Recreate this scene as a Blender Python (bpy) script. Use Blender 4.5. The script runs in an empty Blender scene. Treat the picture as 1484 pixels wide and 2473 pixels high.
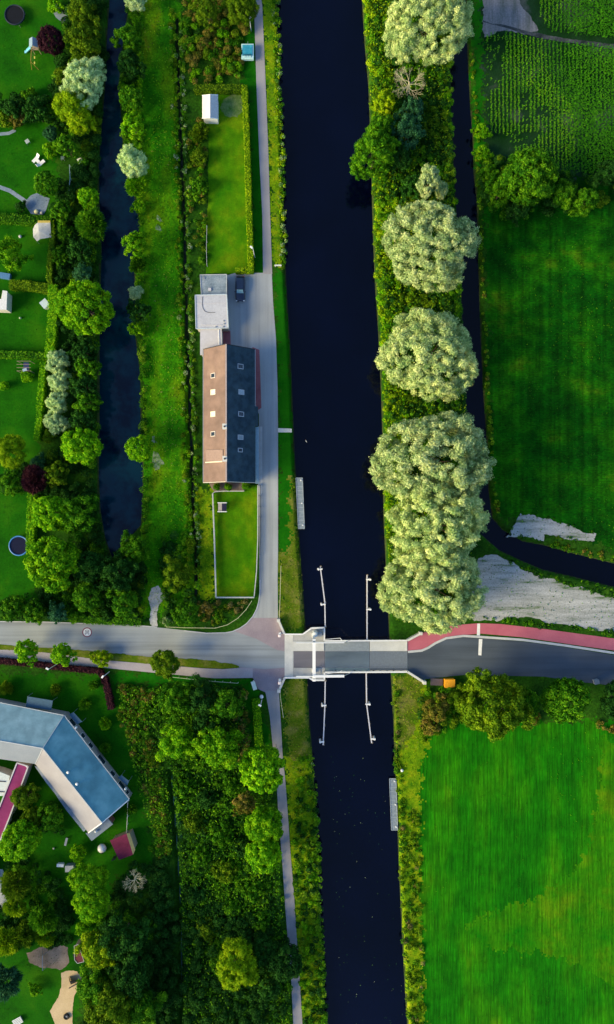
import bpy, bmesh, math, random
import numpy as np
from mathutils import Vector, Matrix

# ------------------------------------------------------------------ camera, sky, sun, exposure
SC = bpy.context.scene
COL = SC.collection
CAM_H = 135.0
S = 0.0779                      # metres per unit of the plan (plan: 1484 wide, 2473 high, y down)
cam_d = bpy.data.cameras.new('camera'); cam = bpy.data.objects.new('camera', cam_d); COL.objects.link(cam)
cam.location = (0, 0, CAM_H); cam.rotation_euler = (0, 0, 0)
cam_d.sensor_fit = 'VERTICAL'; cam_d.angle = 2*math.atan(1236.5*S/CAM_H)
cam_d.clip_start = 1; cam_d.clip_end = 8000
SC.camera = cam
SUN_EL, SUN_AZ = math.radians(24), math.radians(249)       # azimuth clockwise from +Y
world = bpy.data.worlds.new('World'); SC.world = world; world.use_nodes = True
wn = world.node_tree
sky = wn.nodes.new('ShaderNodeTexSky'); sky.sky_type = 'NISHITA'; sky.sun_disc = False
sky.sun_elevation = SUN_EL; sky.sun_rotation = SUN_AZ; sky.ozone_density = 3.0; sky.dust_density = 0.6
wn.links.new(sky.outputs[0], wn.nodes['Background'].inputs[0])
wn.nodes['Background'].inputs[1].default_value = 0.055
sd = bpy.data.lights.new('sun', 'SUN'); sd.energy = 1.5; sd.angle = math.radians(34); sd.color = (1.0, 0.79, 0.36)
sun = bpy.data.objects.new('sun', sd); COL.objects.link(sun)
sv = Vector((math.sin(SUN_AZ)*math.cos(SUN_EL), math.cos(SUN_AZ)*math.cos(SUN_EL), math.sin(SUN_EL)))
sun.rotation_euler = sv.to_track_quat('Z', 'Y').to_euler(); sun.location = sv*300
SC.view_settings.view_transform = 'Standard'; SC.view_settings.look = 'None'
SC.view_settings.exposure = 2.25; SC.view_settings.gamma = 1
SC.cycles.max_bounces = 6; SC.cycles.transparent_max_bounces = 4

rng = np.random.default_rng(7)
random.seed(7)

def P(x, y, z=0.0):
    k = S*(CAM_H - z)/CAM_H
    return Vector(((x-742)*k, (1236.5-y)*k, z))
def P2(x, y): return ((x-742)*S, (1236.5-y)*S)

# ------------------------------------------------------------------ tags and linking
def tag(o, label=None, cat=None, group=None, kind=None):
    if label: o['label'] = label
    if cat: o['category'] = cat
    if group: o['group'] = group
    if kind: o['kind'] = kind
    return o
def empty(name, loc, label, cat, group=None, rz=0):
    o = bpy.data.objects.new(name, None); COL.objects.link(o); o.location = loc; o.rotation_euler = (0, 0, rz)
    o.empty_display_size = 0.3
    return tag(o, label, cat, group)
def copy_tree(o, parent=None):
    c = o.copy(); COL.objects.link(c)
    if parent is not None: c.parent = parent
    for ch in list(o.children): copy_tree(ch, c)
    return c

# ------------------------------------------------------------------ materials
def nt(m):
    m.use_nodes = True
    return m.node_tree, m.node_tree.nodes, m.node_tree.links
def c4(c): return (c[0], c[1], c[2], 1)
def noise_node(N, L, scale, detail=3, stretch=(1, 1, 1), rough=0.6, rot=0):
    tc = N.new('ShaderNodeTexCoord'); mp = N.new('ShaderNodeMapping'); nz = N.new('ShaderNodeTexNoise')
    mp.inputs['Scale'].default_value = stretch; mp.inputs['Rotation'].default_value = (0, 0, rot)
    nz.inputs['Scale'].default_value = scale; nz.inputs['Detail'].default_value = detail; nz.inputs['Roughness'].default_value = rough
    L.new(tc.outputs['Object'], mp.inputs[0]); L.new(mp.outputs[0], nz.inputs['Vector'])
    return nz
def ramp(N, stops):
    r = N.new('ShaderNodeValToRGB'); e = r.color_ramp.elements
    while len(e) > 2: e.remove(e[-1])
    e[0].position, e[0].color = stops[0][0], c4(stops[0][1]); e[1].position, e[1].color = stops[-1][0], c4(stops[-1][1])
    for p, c in stops[1:-1]:
        k = e.new(p); k.color = c4(c)
    return r
def mul(N, L, a, b, fac=1.0):
    m = N.new('ShaderNodeMix'); m.data_type = 'RGBA'; m.blend_type = 'MULTIPLY'; m.inputs[0].default_value = fac
    L.new(a, m.inputs[6]); L.new(b, m.inputs[7]); return m.outputs[2]
def surf(name, stops, scale=0.15, stretch=(1, 1, 1), rot=0, fine=3.0, fineamt=0.35, finestretch=(1, 1, 1), rough=0.9, bump=0.0, bumpscale=4.0, detail=4, spec=0.06, mid=None, midamt=0.3, lines=None):
    """noise-mixed colour, a second finer noise of light and dark, an optional bump"""
    m = bpy.data.materials.new(name); T, N, L = nt(m); B = N['Principled BSDF']
    nz = noise_node(N, L, scale, detail, stretch, rot=rot)
    rp = ramp(N, stops); L.new(nz.outputs['Fac'], rp.inputs[0])
    out = rp.outputs[0]
    lo, hi = 1-fineamt, 1+fineamt
    nf = noise_node(N, L, fine, 3, finestretch, 0.7, rot=rot)
    rf = ramp(N, [(0.3, (lo,)*3), (0.7, (hi,)*3)]); L.new(nf.outputs['Fac'], rf.inputs[0])
    out = mul(N, L, out, rf.outputs[0])
    if lines:
        nl_ = noise_node(N, L, lines, 3, (1, .035, 1), 0.6); rl_ = ramp(N, [(0.35, (.68,)*3), (0.65, (1.30,)*3)]); L.new(nl_.outputs['Fac'], rl_.inputs[0]); out = mul(N, L, out, rl_.outputs[0])
    if mid:
        nm = noise_node(N, L, mid, 2, (1, 1, 1), 0.5); rm = ramp(N, [(0.35, (1-midamt,)*3), (0.65, (1+midamt,)*3)])
        L.new(nm.outputs['Fac'], rm.inputs[0]); out = mul(N, L, out, rm.outputs[0])
    L.new(out, B.inputs['Base Color'])
    B.inputs['Roughness'].default_value = rough; B.inputs['Specular IOR Level'].default_value = spec
    if bump:
        nb = noise_node(N, L, bumpscale, 4, finestretch, 0.7); bp = N.new('ShaderNodeBump'); bp.inputs['Strength'].default_value = 1; bp.inputs['Distance'].default_value = bump
        L.new(nb.outputs['Fac'], bp.inputs['Height']); L.new(bp.outputs[0], B.inputs['Normal'])
    return m
def flat(name, c, rough=0.6, metal=0, var=0.12, scale=3.0):
    m = surf(name, [(0.3, tuple(v*(1-var) for v in c)), (0.7, tuple(v*(1+var) for v in c))], scale=scale, fine=12, fineamt=var*0.6, rough=rough, spec=0.3)
    m.node_tree.nodes['Principled BSDF'].inputs['Metallic'].default_value = metal
    return m
def leafmat(name, a, b, c, trans=0.22):
    m = bpy.data.materials.new(name); T, N, L = nt(m); B = N['Principled BSDF']
    at = N.new('ShaderNodeAttribute'); at.attribute_name = 'rnd'
    nz = noise_node(N, L, 0.55, 2)
    ad = N.new('ShaderNodeMath'); ad.operation = 'MULTIPLY_ADD'; ad.inputs[1].default_value = 0.45
    L.new(at.outputs['Fac'], ad.inputs[0])
    m2 = N.new('ShaderNodeMath'); m2.operation = 'MULTIPLY'; m2.inputs[1].default_value = 0.6; L.new(nz.outputs['Fac'], m2.inputs[0]); L.new(m2.outputs[0], ad.inputs[2])
    rp = ramp(N, [(0.22, a), (0.5, b), (0.8, c)]); L.new(ad.outputs[0], rp.inputs[0])
    oi = N.new('ShaderNodeObjectInfo'); ro = ramp(N, [(0, (0.85, 0.85, 0.9)), (1, (1.15, 1.1, 1.0))]); L.new(oi.outputs['Random'], ro.inputs[0])
    out = mul(N, L, rp.outputs[0], ro.outputs[0])
    L.new(out, B.inputs['Base Color']); B.inputs['Roughness'].default_value = 0.75; B.inputs['Specular IOR Level'].default_value = 0.06
    tr = N.new('ShaderNodeBsdfTranslucent'); L.new(out, tr.inputs[0])
    mx = N.new('ShaderNodeMixShader'); mx.inputs[0].default_value = trans
    L.new(B.outputs[0], mx.inputs[1]); L.new(tr.outputs[0], mx.inputs[2]); L.new(mx.outputs[0], N['Material Output'].inputs[0])
    return m
def water(name, base, rough=0.06, patch=None, bump=0.03):
    m = bpy.data.materials.new(name); T, N, L = nt(m); B = N['Principled BSDF']
    if patch:
        nz = noise_node(N, L, 0.22, 4, (1, 1, 1), 0.65); rp = ramp(N, [(0.38, patch), (0.56, base)]); L.new(nz.outputs['Fac'], rp.inputs[0]); L.new(rp.outputs[0], B.inputs['Base Color'])
    else:
        nz = noise_node(N, L, 0.04, 3); rp = ramp(N, [(0.35, tuple(v*0.7 for v in base)), (0.65, tuple(v*1.4 for v in base))]); L.new(nz.outputs['Fac'], rp.inputs[0]); L.new(rp.outputs[0], B.inputs['Base Color'])
    B.inputs['Roughness'].default_value = rough; B.inputs['IOR'].default_value = 1.33
    nb = noise_node(N, L, 1.6, 3); bp = N.new('ShaderNodeBump'); bp.inputs['Distance'].default_value = bump; bp.inputs['Strength'].default_value = 0.6
    L.new(nb.outputs['Fac'], bp.inputs['Height']); L.new(bp.outputs[0], B.inputs['Normal'])
    return m

LM = dict(
 willow=leafmat('leaf_silver_willow', (0.13, 0.27, 0.08), (0.40, 0.56, 0.21), (0.78, 0.85, 0.38), 0.12),
 pale=leafmat('leaf_pale', (0.22, 0.42, 0.17), (0.45, 0.65, 0.30), (0.68, 0.82, 0.42), 0.2),
 yellow=leafmat('leaf_yellow_green', (0.07, 0.19, 0.003), (0.20, 0.38, 0.005), (0.42, 0.56, 0.008)),
 lime=leafmat('leaf_lime', (0.025, 0.15, 0.003), (0.11, 0.37, 0.004), (0.34, 0.62, 0.008)),
 green=leafmat('leaf_green', (0.010, 0.07, 0.003), (0.045, 0.20, 0.005), (0.18, 0.42, 0.010)),
 olive=leafmat('leaf_olive', (0.025, 0.08, 0.003), (0.09, 0.20, 0.005), (0.22, 0.35, 0.010)),
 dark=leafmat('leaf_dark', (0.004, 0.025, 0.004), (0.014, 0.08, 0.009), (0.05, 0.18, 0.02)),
 teal=leafmat('leaf_blue_green', (0.01, 0.06, 0.02), (0.03, 0.14, 0.05), (0.08, 0.24, 0.10)),
 purple=leafmat('leaf_purple', (0.018, 0.006, 0.010), (0.045, 0.012, 0.022), (0.10, 0.035, 0.045)),
 autumn=leafmat('leaf_rusty', (0.04, 0.08, 0.006), (0.14, 0.16, 0.015), (0.36, 0.26, 0.06)),
 reed=leafmat('leaf_reed', (0.04, 0.17, 0.004), (0.14, 0.34, 0.007), (0.34, 0.52, 0.03)),
 straw=leafmat('leaf_straw', (0.10, 0.12, 0.02), (0.22, 0.21, 0.05), (0.38, 0.32, 0.12)),
 white=leafmat('blossom_white', (0.03, 0.18, 0.01), (0.12, 0.30, 0.04), (0.62, 0.68, 0.40)),
 grass=leafmat('grass_blades', (0.008, 0.075, 0.003), (0.02, 0.13, 0.004), (0.05, 0.20, 0.006)),
 maize=leafmat('leaf_maize', (0.02, 0.13, 0.004), (0.06, 0.27, 0.006), (0.19, 0.45, 0.010)),
)
BARK = flat('bark', (0.10, 0.075, 0.05), 0.9, var=0.3)
DEADWOOD = flat('dead_wood', (0.42, 0.40, 0.26), 0.8, var=0.2)

# ------------------------------------------------------------------ mesh builder
class MB:
    def __init__(s): s.v = []; s.f = []; s.m = []
    def add(s, vs, fs, mi=0):
        b = len(s.v); s.v += [tuple(v) for v in vs]
        for f in fs: s.f.append(tuple(b+i for i in f)); s.m.append(mi)
        return s
    def box(s, c, d, rz=0, mi=0, taper=1.0):
        hx, hy, hz = d[0]/2, d[1]/2, d[2]/2; ca, sa = math.cos(rz), math.sin(rz); vs = []
        for z, t in ((-hz, 1), (hz, taper)):
            for x, y in ((-hx, -hy), (hx, -hy), (hx, hy), (-hx, hy)):
                x *= t; y *= t
                vs.append((c[0]+x*ca-y*sa, c[1]+x*sa+y*ca, c[2]+z))
        return s.add(vs, [(3, 2, 1, 0), (4, 5, 6, 7), (0, 1, 5, 4), (1, 2, 6, 5), (2, 3, 7, 6), (3, 0, 4, 7)], mi)
    def bar(s, a, b, w, h=None, mi=0):
        a = Vector(a); b = Vector(b); h = w if h is None else h; d = (b-a)
        if d.length < 1e-6: return s
        d.normalize(); up = Vector((0, 0, 1)) if abs(d.z) < 0.95 else Vector((1, 0, 0))
        r = d.cross(up).normalized()*(w/2); u = r.cross(d).normalized()*(h/2)
        vs = [a-r-u, a+r-u, a+r+u, a-r+u, b-r-u, b+r-u, b+r+u, b-r+u]
        return s.add(vs, [(0, 1, 2, 3), (7, 6, 5, 4), (0, 4, 5, 1), (1, 5, 6, 2), (2, 6, 7, 3), (3, 7, 4, 0)], mi)
    def cyl(s, a, b, r0, r1=None, n=10, mi=0, cap=True):
        a = Vector(a); b = Vector(b); r1 = r0 if r1 is None else r1; d = (b-a).normalized()
        up = Vector((0, 0, 1)) if abs(d.z) < 0.95 else Vector((1, 0, 0)); x = d.cross(up).normalized(); y = d.cross(x)
        vs = []
        for p, r in ((a, r0), (b, r1)):
            for i in range(n):
                t = 2*math.pi*i/n; vs.append(p + x*(r*math.cos(t)) + y*(r*math.sin(t)))
        fs = [(i, (i+1) % n, n+(i+1) % n, n+i) for i in range(n)]
        if cap: fs += [tuple(range(n-1, -1, -1)), tuple(range(n, 2*n))]
        return s.add(vs, fs, mi)
    def ball(s, c, r, n=10, mi=0, sq=(1, 1, 1), lo=-1.0):
        vs, fs = [], []; k = n//2+1
        for j in range(k):
            ph = -math.pi/2 + math.pi*j/(k-1); zz = max(math.sin(ph), lo)
            for i in range(n):
                t = 2*math.pi*i/n; vs.append((c[0]+r*sq[0]*math.cos(ph)*math.cos(t), c[1]+r*sq[1]*math.cos(ph)*math.sin(t), c[2]+r*sq[2]*zz))
        for j in range(k-1):
            for i in range(n): fs.append((j*n+i, j*n+(i+1) % n, (j+1)*n+(i+1) % n, (j+1)*n+i))
        return s.add(vs, fs, mi)
    def torus(s, c, R, r, n=28, k=8, mi=0, axis='z'):
        vs, fs = [], []
        for i in range(n):
            t = 2*math.pi*i/n
            for j in range(k):
                q = 2*math.pi*j/k; a = (R+r*math.cos(q)); x, y, z = a*math.cos(t), a*math.sin(t), r*math.sin(q)
                if axis == 'x': x, y, z = z, x, y
                if axis == 'y': x, y, z = x, z, y
                vs.append((c[0]+x, c[1]+y, c[2]+z))
        for i in range(n):
            for j in range(k): fs.append((i*k+j, ((i+1) % n)*k+j, ((i+1) % n)*k+(j+1) % k, i*k+(j+1) % k))
        return s.add(vs, fs, mi)
    def prism(s, pts, z0, z1, mi=0):
        """pts: (x, y) world polygon"""
        n = len(pts); a = sum(pts[i][0]*pts[(i+1) % n][1]-pts[(i+1) % n][0]*pts[i][1] for i in range(n))
        if a < 0: pts = pts[::-1]
        vs = [(p[0], p[1], z0) for p in pts]+[(p[0], p[1], z1) for p in pts]
        fs = [tuple(range(n-1, -1, -1)), tuple(range(n, 2*n))]+[(i, (i+1) % n, n+(i+1) % n, n+i) for i in range(n)]
        return s.add(vs, fs, mi)
    def plate(s, pts, th, mi=0):
        """pts: 3-D polygon (planar), thickened downward along its normal"""
        pts = [Vector(p) for p in pts]; nrm = (pts[1]-pts[0]).cross(pts[2]-pts[1]).normalized()
        if nrm.z < 0: pts = pts[::-1]; nrm = -nrm
        n = len(pts); vs = pts+[p-nrm*th for p in pts]
        fs = [tuple(range(n)), tuple(range(2*n-1, n-1, -1))]+[(i, n+i, n+(i+1) % n, (i+1) % n) for i in range(n)]
        return s.add(vs, fs, mi)
    def build(s, name, mats, parent=None, smooth=False, origin=None):
        me = bpy.data.meshes.new(name)
        if origin is not None: s.v = [(v[0]-origin[0], v[1]-origin[1], v[2]-origin[2]) for v in s.v]
        me.from_pydata(s.v, [], s.f)
        for m in (mats if isinstance(mats, (list, tuple)) else [mats]): me.materials.append(m)
        me.polygons.foreach_set('material_index', s.m)
        bm = bmesh.new(); bm.from_mesh(me); bmesh.ops.recalc_face_normals(bm, faces=bm.faces); bm.to_mesh(me); bm.free()
        if smooth: me.polygons.foreach_set('use_smooth', [True]*len(me.polygons))
        me.update()
        o = bpy.data.objects.new(name, me); COL.objects.link(o)
        if parent is not None: o.parent = parent
        return o

def rel(root):            # shift from world to the local frame of an unrotated Empty
    return Vector(root.location)
def bevel(o, w=0.03, seg=2):
    b = o.modifiers.new('bevel', 'BEVEL'); b.width = w; b.segments = seg; b.limit_method = 'ANGLE'; return o

def densify(pts, step=1.2, jit=0.0, seed=1, closed=True):
    r = np.random.default_rng(seed); out = []; n = len(pts)
    for i in range(n if closed else n-1):
        a = np.array(pts[i]); b = np.array(pts[(i+1) % n]); d = np.linalg.norm(b-a); k = max(1, int(d/step))
        for j in range(k):
            p = a+(b-a)*j/k
            if jit: p = p + r.normal(0, jit, 2)
            out.append(tuple(p))
    if not closed: out.append(tuple(pts[-1]))
    return out
def sheet(name, plan, z, mat, label, cat, jit=0, kind='structure', thick=0):
    pts = [P2(*p) for p in plan]
    if jit: pts = densify(densify(pts, 1.6, jit*1.6, seed=len(name)+3), 0.35, jit*.6, seed=len(name))
    bm = bmesh.new(); vs = [bm.verts.new((x, y, z)) for x, y in pts]; f = bm.faces.new(vs)
    bm.normal_update()
    if f.normal.z < 0: f.normal_flip()
    bmesh.ops.triangulate(bm, faces=bm.faces)
    me = bpy.data.meshes.new(name); bm.to_mesh(me); bm.free(); me.materials.append(mat)
    o = bpy.data.objects.new(name, me); COL.objects.link(o)
    return tag(o, label, cat, kind=kind)
def strip(mb, plan, w, z0, z1, mi=0, mitre=True):
    """a solid band of width w (m) along a plan polyline"""
    pts = [Vector(P2(*p)) for p in plan]; L, R = [], []
    for i, p in enumerate(pts):
        d = (pts[min(i+1, len(pts)-1)]-pts[max(i-1, 0)]).normalized(); n = Vector((-d.y, d.x))*(w/2)
        L.append(p+n); R.append(p-n)
    for i in range(len(pts)-1):
        q = [L[i], L[i+1], R[i+1], R[i]]
        vs = [(a.x, a.y, z0) for a in q]+[(a.x, a.y, z1) for a in q]
        fs = [(0, 1, 2, 3), (7, 6, 5, 4), (0, 4, 5, 1), (2, 6, 7, 3)]
        if i == 0: fs.append((0, 3, 7, 4))
        if i == len(pts)-2: fs.append((1, 5, 6, 2))
        mb.add(vs, fs, mi)
    return mb
def inpoly(px, py, poly):
    poly = np.asarray(poly); n = len(poly); c = np.zeros(px.shape, bool); j = n-1
    for i in range(n):
        xi, yi = poly[i]; xj, yj = poly[j]
        if yi != yj:
            t = ((yi > py) != (yj > py)) & (px < (xj-xi)*(py-yi)/(yj-yi)+xi); c ^= t
        j = i
    return c
def sdist(px, py, poly):
    d = np.full(px.shape, 1e9); n = len(poly)
    for i in range(n):
        a = np.array(poly[i]); b = np.array(poly[(i+1) % n]); ab = b-a; l2 = max((ab**2).sum(), 1e-9)
        t = np.clip(((px-a[0])*ab[0]+(py-a[1])*ab[1])/l2, 0, 1)
        d = np.minimum(d, np.hypot(px-(a[0]+t*ab[0]), py-(a[1]+t*ab[1])))
    return np.where(inpoly(px, py, poly), -d, d)

# ------------------------------------------------------------------ leaf clouds
def leafquads(c, n, L, W, r):
    """diamond leaves at c facing n"""
    k = len(c); q = r.normal(size=(k, 3)); t = q-(q*n).sum(1, keepdims=True)*n
    t /= np.linalg.norm(t, axis=1, keepdims=True)+1e-9; b = np.cross(n, t)
    L = np.asarray(L).reshape(-1, 1)/2; W = np.asarray(W).reshape(-1, 1)/2
    V = np.empty((k, 4, 3)); V[:, 0] = c-t*L; V[:, 1] = c+b*W+t*L*0.1; V[:, 2] = c+t*L; V[:, 3] = c-b*W+t*L*0.1
    return V
def quadmesh(name, V, mats, rnd, mi=None):
    k = len(V); me = bpy.data.meshes.new(name)
    me.vertices.add(4*k); me.vertices.foreach_set('co', V.reshape(-1).astype(np.float32))
    me.loops.add(4*k); me.loops.foreach_set('vertex_index', np.arange(4*k, dtype=np.int32))
    me.polygons.add(k); me.polygons.foreach_set('loop_start', np.arange(0, 4*k, 4, dtype=np.int32))
    me.polygons.foreach_set('loop_total', np.full(k, 4, np.int32))
    for m in mats: me.materials.append(m)
    if mi is not None: me.polygons.foreach_set('material_index', mi.astype(np.int32))
    a = me.attributes.new('rnd', 'FLOAT', 'FACE'); a.data.foreach_set('value', rnd.astype(np.float32))
    me.update(calc_edges=True); return me
def unit(v): return v/(np.linalg.norm(v, axis=-1, keepdims=True)+1e-9)

def crown_mesh(style, R, seed):
    r = np.random.default_rng(seed*101+int(R*10))
    st = dict(round=(0.20, 1.0, 0.055, 0.8), willow=(0.17, 1.0, 0.16, 0.8), loose=(0.26, 0.9, 0.30, 0.75), spiky=(0.34, 0.8, 0.12, 0.6), ball=(0.30, 1.0, 0.05, 0.9))[style]
    lr = max(st[0]*R, 0.42 if R < 3 else 0.7); Hc = R*st[3]; jit = st[2]*min(1, 3.2/R)**.6
    if style == 'willow': lr = min(lr, 1.05)
    if style in ('round', 'loose'): lr = min(lr, 1.05)
    area = 2.6*math.pi*R*R; nl = int(max(7, area/(math.pi*lr*lr)*(2.4 if style != 'loose' else 1.7)))
    i = np.arange(nl)+0.5; zz = 1-1.5*(i/nl)**1.12; th = math.pi*(1+5**0.5)*i
    zz = np.clip(zz+r.normal(0, .13, nl), -0.6, 1); zz = np.where(zz > .99, .99-r.random(nl)*.08, zz); th = th+r.normal(0, .4, nl); lay = np.where(r.random(nl) < .38, .80, 1.0); rr = np.sqrt(1-zz**2)
    ax = 1+r.uniform(-.10, .10, 2)
    # a few broad bulges and bays so that the outline is uneven
    ang = th; bul = 1+jit*(1.35 if style == 'willow' else 1)*(0.6*np.sin(2*ang+r.uniform(0, 6))+0.5*np.sin(3*ang+r.uniform(0, 6))+0.5*np.sin(5*ang+r.uniform(0, 6)))+r.normal(0, jit*0.45, nl)
    Rc = np.maximum(R-lr*0.75, 0.3*R)
    cc = np.stack([rr*np.cos(ang)*Rc*ax[0]*bul, rr*np.sin(ang)*Rc*ax[1]*bul, zz*(Hc-lr*0.5)*(1+r.normal(0, jit*0.9, nl))], 1)*lay[:, None]
    lrs = lr*r.uniform(0.65, 1.25, nl)
    leafL = 0.40 if R > 3 else (0.30 if R > 1.6 else 0.24); leafW = leafL*0.62
    if style == 'spiky': leafL, leafW = 0.9 if R > 2 else 0.6, 0.16
    cover = 1.5
    C, Nn, rl = [], [], []
    for k in range(nl):
        n = int(cover*2*math.pi*lrs[k]**2*1.5/(leafL*leafW/2)); n = min(n, 900)
        d = unit(r.normal(size=(n, 3))); out = unit(cc[k:k+1]*np.array([[1, 1, 1.2]]))
        keep = (d*out).sum(1) > -0.35; d = d[keep]; n = len(d)
        rad = lrs[k]*(0.78+0.30*r.random(n)); p = cc[k]+d*rad[:, None]*np.array([1, 1, 0.9])
        C.append(p); Nn.append(d); sc = unit(r.normal(size=(9, 3))); j = r.integers(0, 9, n); d2 = unit(r.normal(size=(n, 3)))
        p = 0.45*p+0.55*(cc[k]+lrs[k]*(0.72*sc[j]+0.42*d2*(0.6+0.5*r.random((n, 1))))); d = unit(0.5*d+0.5*unit(0.72*sc[j]+0.5*d2)); C[-1] = p; Nn[-1] = unit(d+r.normal(0, 0.42, (n, 3)))
        rl.append(np.clip(r.random(n)*0.85+r.random()*0.6-0.22, 0, 1))
    C = np.concatenate(C); Nn = np.concatenate(Nn); rl = np.concatenate(rl)
    n = len(C); L = leafL*r.uniform(.7, 1.3, n); W = leafW*r.uniform(.7, 1.3, n)
    if style == 'spiky':
        o = unit(C+np.array([0, 0, R*0.2])); t = unit(o+r.normal(0, .25, (n, 3))); q = r.normal(size=(n, 3)); b = unit(np.cross(t, q))
        V = np.empty((n, 4, 3)); L = L[:, None]; W = W[:, None]
        V[:, 0] = C-t*L/2; V[:, 1] = C+b*W/2; V[:, 2] = C+t*L/2; V[:, 3] = C-b*W/2
    else:
        if style == 'willow': L, W = L*1.15, W*.55
        V = leafquads(C, Nn, L, W, r)
    return quadmesh('crown', V, [LM['green']], rl)
SIZES = [0.8, 1.3, 2.0, 3.0, 4.2, 5.6, 8.6]
_cm = {}
def crown(style, R, seed):
    s = min(SIZES, key=lambda q: abs(math.log(q/R))); k = (style, s, seed % 3)
    if k not in _cm: _cm[k] = crown_mesh(style, s, k[2]+1)
    return _cm[k], R/s
_tm = {}
def trunk_mesh(tall, bare=False):
    """unit trunk: from 0 up to z=1 with limbs that spread through the crown"""
    r = random.Random(5 if tall else 6); mb = MB(); h = 1.0
    pts = [Vector((0, 0, 0)), Vector((0.01, 0.01, 0.35)), Vector((0.02, -0.01, 0.7)), Vector((0.02, 0.0, 1.05))]
    rs = [0.055, 0.042, 0.034, 0.02] if tall else [0.04, 0.03, 0.025, 0.015]
    for i in range(3): mb.cyl(pts[i], pts[i+1], rs[i], rs[i+1], 8)
    for i in range(7):
        a = i*2.4; z0 = 0.30+0.06*i; l = 0.26+0.1*r.random()
        b = Vector((math.cos(a)*l, math.sin(a)*l, z0+0.28)); m = Vector((math.cos(a)*l*0.5, math.sin(a)*l*0.5, z0+0.12))
        mb.cyl((0, 0, z0), m, 0.018, 0.013, 6); mb.cyl(m, b, 0.013, 0.006, 6)
    return mb
def get_trunk(tall):
    if tall not in _tm:
        o = trunk_mesh(tall).build('trunk', BARK, smooth=True); _tm[tall] = o.data; bpy.data.objects.remove(o)
    return _tm[tall]

def plant(x, y, rpx, kind, style, label, cat=None, top=None, group=None, aspect=(1, 1), name=None):
    """x, y, rpx: middle and radius of the crown on the plan"""
    R = rpx*S*0.97
    tree = R >= 1.9 if name is None else name.endswith('tree')
    if top is None: top = (1.2+1.75*R) if tree else (0.35+1.3*R)
    Hc = R*0.8; zc = max(top-Hc, R*0.35)
    R *= (CAM_H-zc)/CAM_H
    c = P(x, y, zc)
    nm = name or ('tree' if tree else 'shrub')
    root = empty(nm, (c.x, c.y, 0), label, cat or nm.split('_')[-1], group)
    me, s = crown(style, R, int(x*7+y*3))
    o = bpy.data.objects.new('crown' if tree else 'foliage', me); COL.objects.link(o); o.parent = root
    o.location = (0, 0, zc); o.scale = (s*aspect[0], s*aspect[1], s); o.rotation_euler = (0, 0, random.choice((0, 1, 2, 3))*math.pi/2 if aspect != (1, 1) else random.uniform(0, 6.28))
    if aspect != (1, 1): o.rotation_euler = (0, 0, random.choice((0, math.pi)))
    o.material_slots[0].link = 'OBJECT'; o.material_slots[0].material = LM[kind]
    t = bpy.data.objects.new('trunk' if tree else 'stem', get_trunk(tree)); COL.objects.link(t); t.parent = root
    hz = zc+0.25*R; t.scale = (max(R*1.1, .5), max(R*1.1, .5), hz)
    return root

def mounds(name, polys, dens, rr, hh, kinds, label, cat, seed=1, leaf=0.30, weights=None, avoid=(), zone=0.12, flatness=0.7):
    """undergrowth: many low leafy mounds over plan polygons, as one mass"""
    r = np.random.default_rng(seed); Vs, Rn, Mi = [], [], []
    pts = []
    for poly in polys:
        w = np.array([P2(*p) for p in poly]); x0, y0 = w.min(0); x1, y1 = w.max(0)
        n = int((x1-x0)*(y1-y0)*dens*1.75); q = np.stack([r.uniform(x0, x1, n), r.uniform(y0, y1, n)], 1)
        q = q[inpoly(q[:, 0], q[:, 1], w)]; pts.append(q)
    pts = np.concatenate(pts)
    for av in avoid:
        w = [P2(*p) for p in av]; pts = pts[~inpoly(pts[:, 0], pts[:, 1], w)]
    nk = len(kinds); wt = np.array(weights or [1]*nk, float); wt /= wt.sum(); cum = np.cumsum(wt)
    for p in pts:
        R = r.uniform(rr[0]*.7, rr[1]*.8); h = r.uniform(*hh)
        n = int(2*math.pi*R*R*1.25/(leaf*leaf*0.62/2)); n = min(max(n, 6), 500)
        d = unit(r.normal(size=(n, 3))); d[:, 2] = np.abs(d[:, 2])
        c = np.array([p[0], p[1], max(h-R*flatness, 0)])+d*R*np.array([1, 1, flatness])*(0.8+0.25*r.random((n, 1)))
        Vs.append(leafquads(c, unit(d+r.normal(0, .5, (n, 3))), leaf*r.uniform(.7, 1.3, n), leaf*.62*r.uniform(.7, 1.3, n), r))
        Rn.append(np.clip(r.random(n)*.8+r.random()*.4-.1, 0, 1))
        z = 0.5+0.5*math.sin(p[0]*zone*2.1+p[1]*zone*1.3+seed)*math.cos(p[1]*zone*1.7-p[0]*zone*0.8); z = min(max(z*0.7+r.random()*0.3, 0), 0.999)
        Mi.append(np.full(n, int(np.searchsorted(cum, z)), int))
    me = quadmesh(name, np.concatenate(Vs), [LM[k] for k in kinds], np.concatenate(Rn), np.concatenate(Mi))
    o = bpy.data.objects.new(name, me); COL.objects.link(o); return tag(o, label, cat, kind='stuff')
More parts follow.
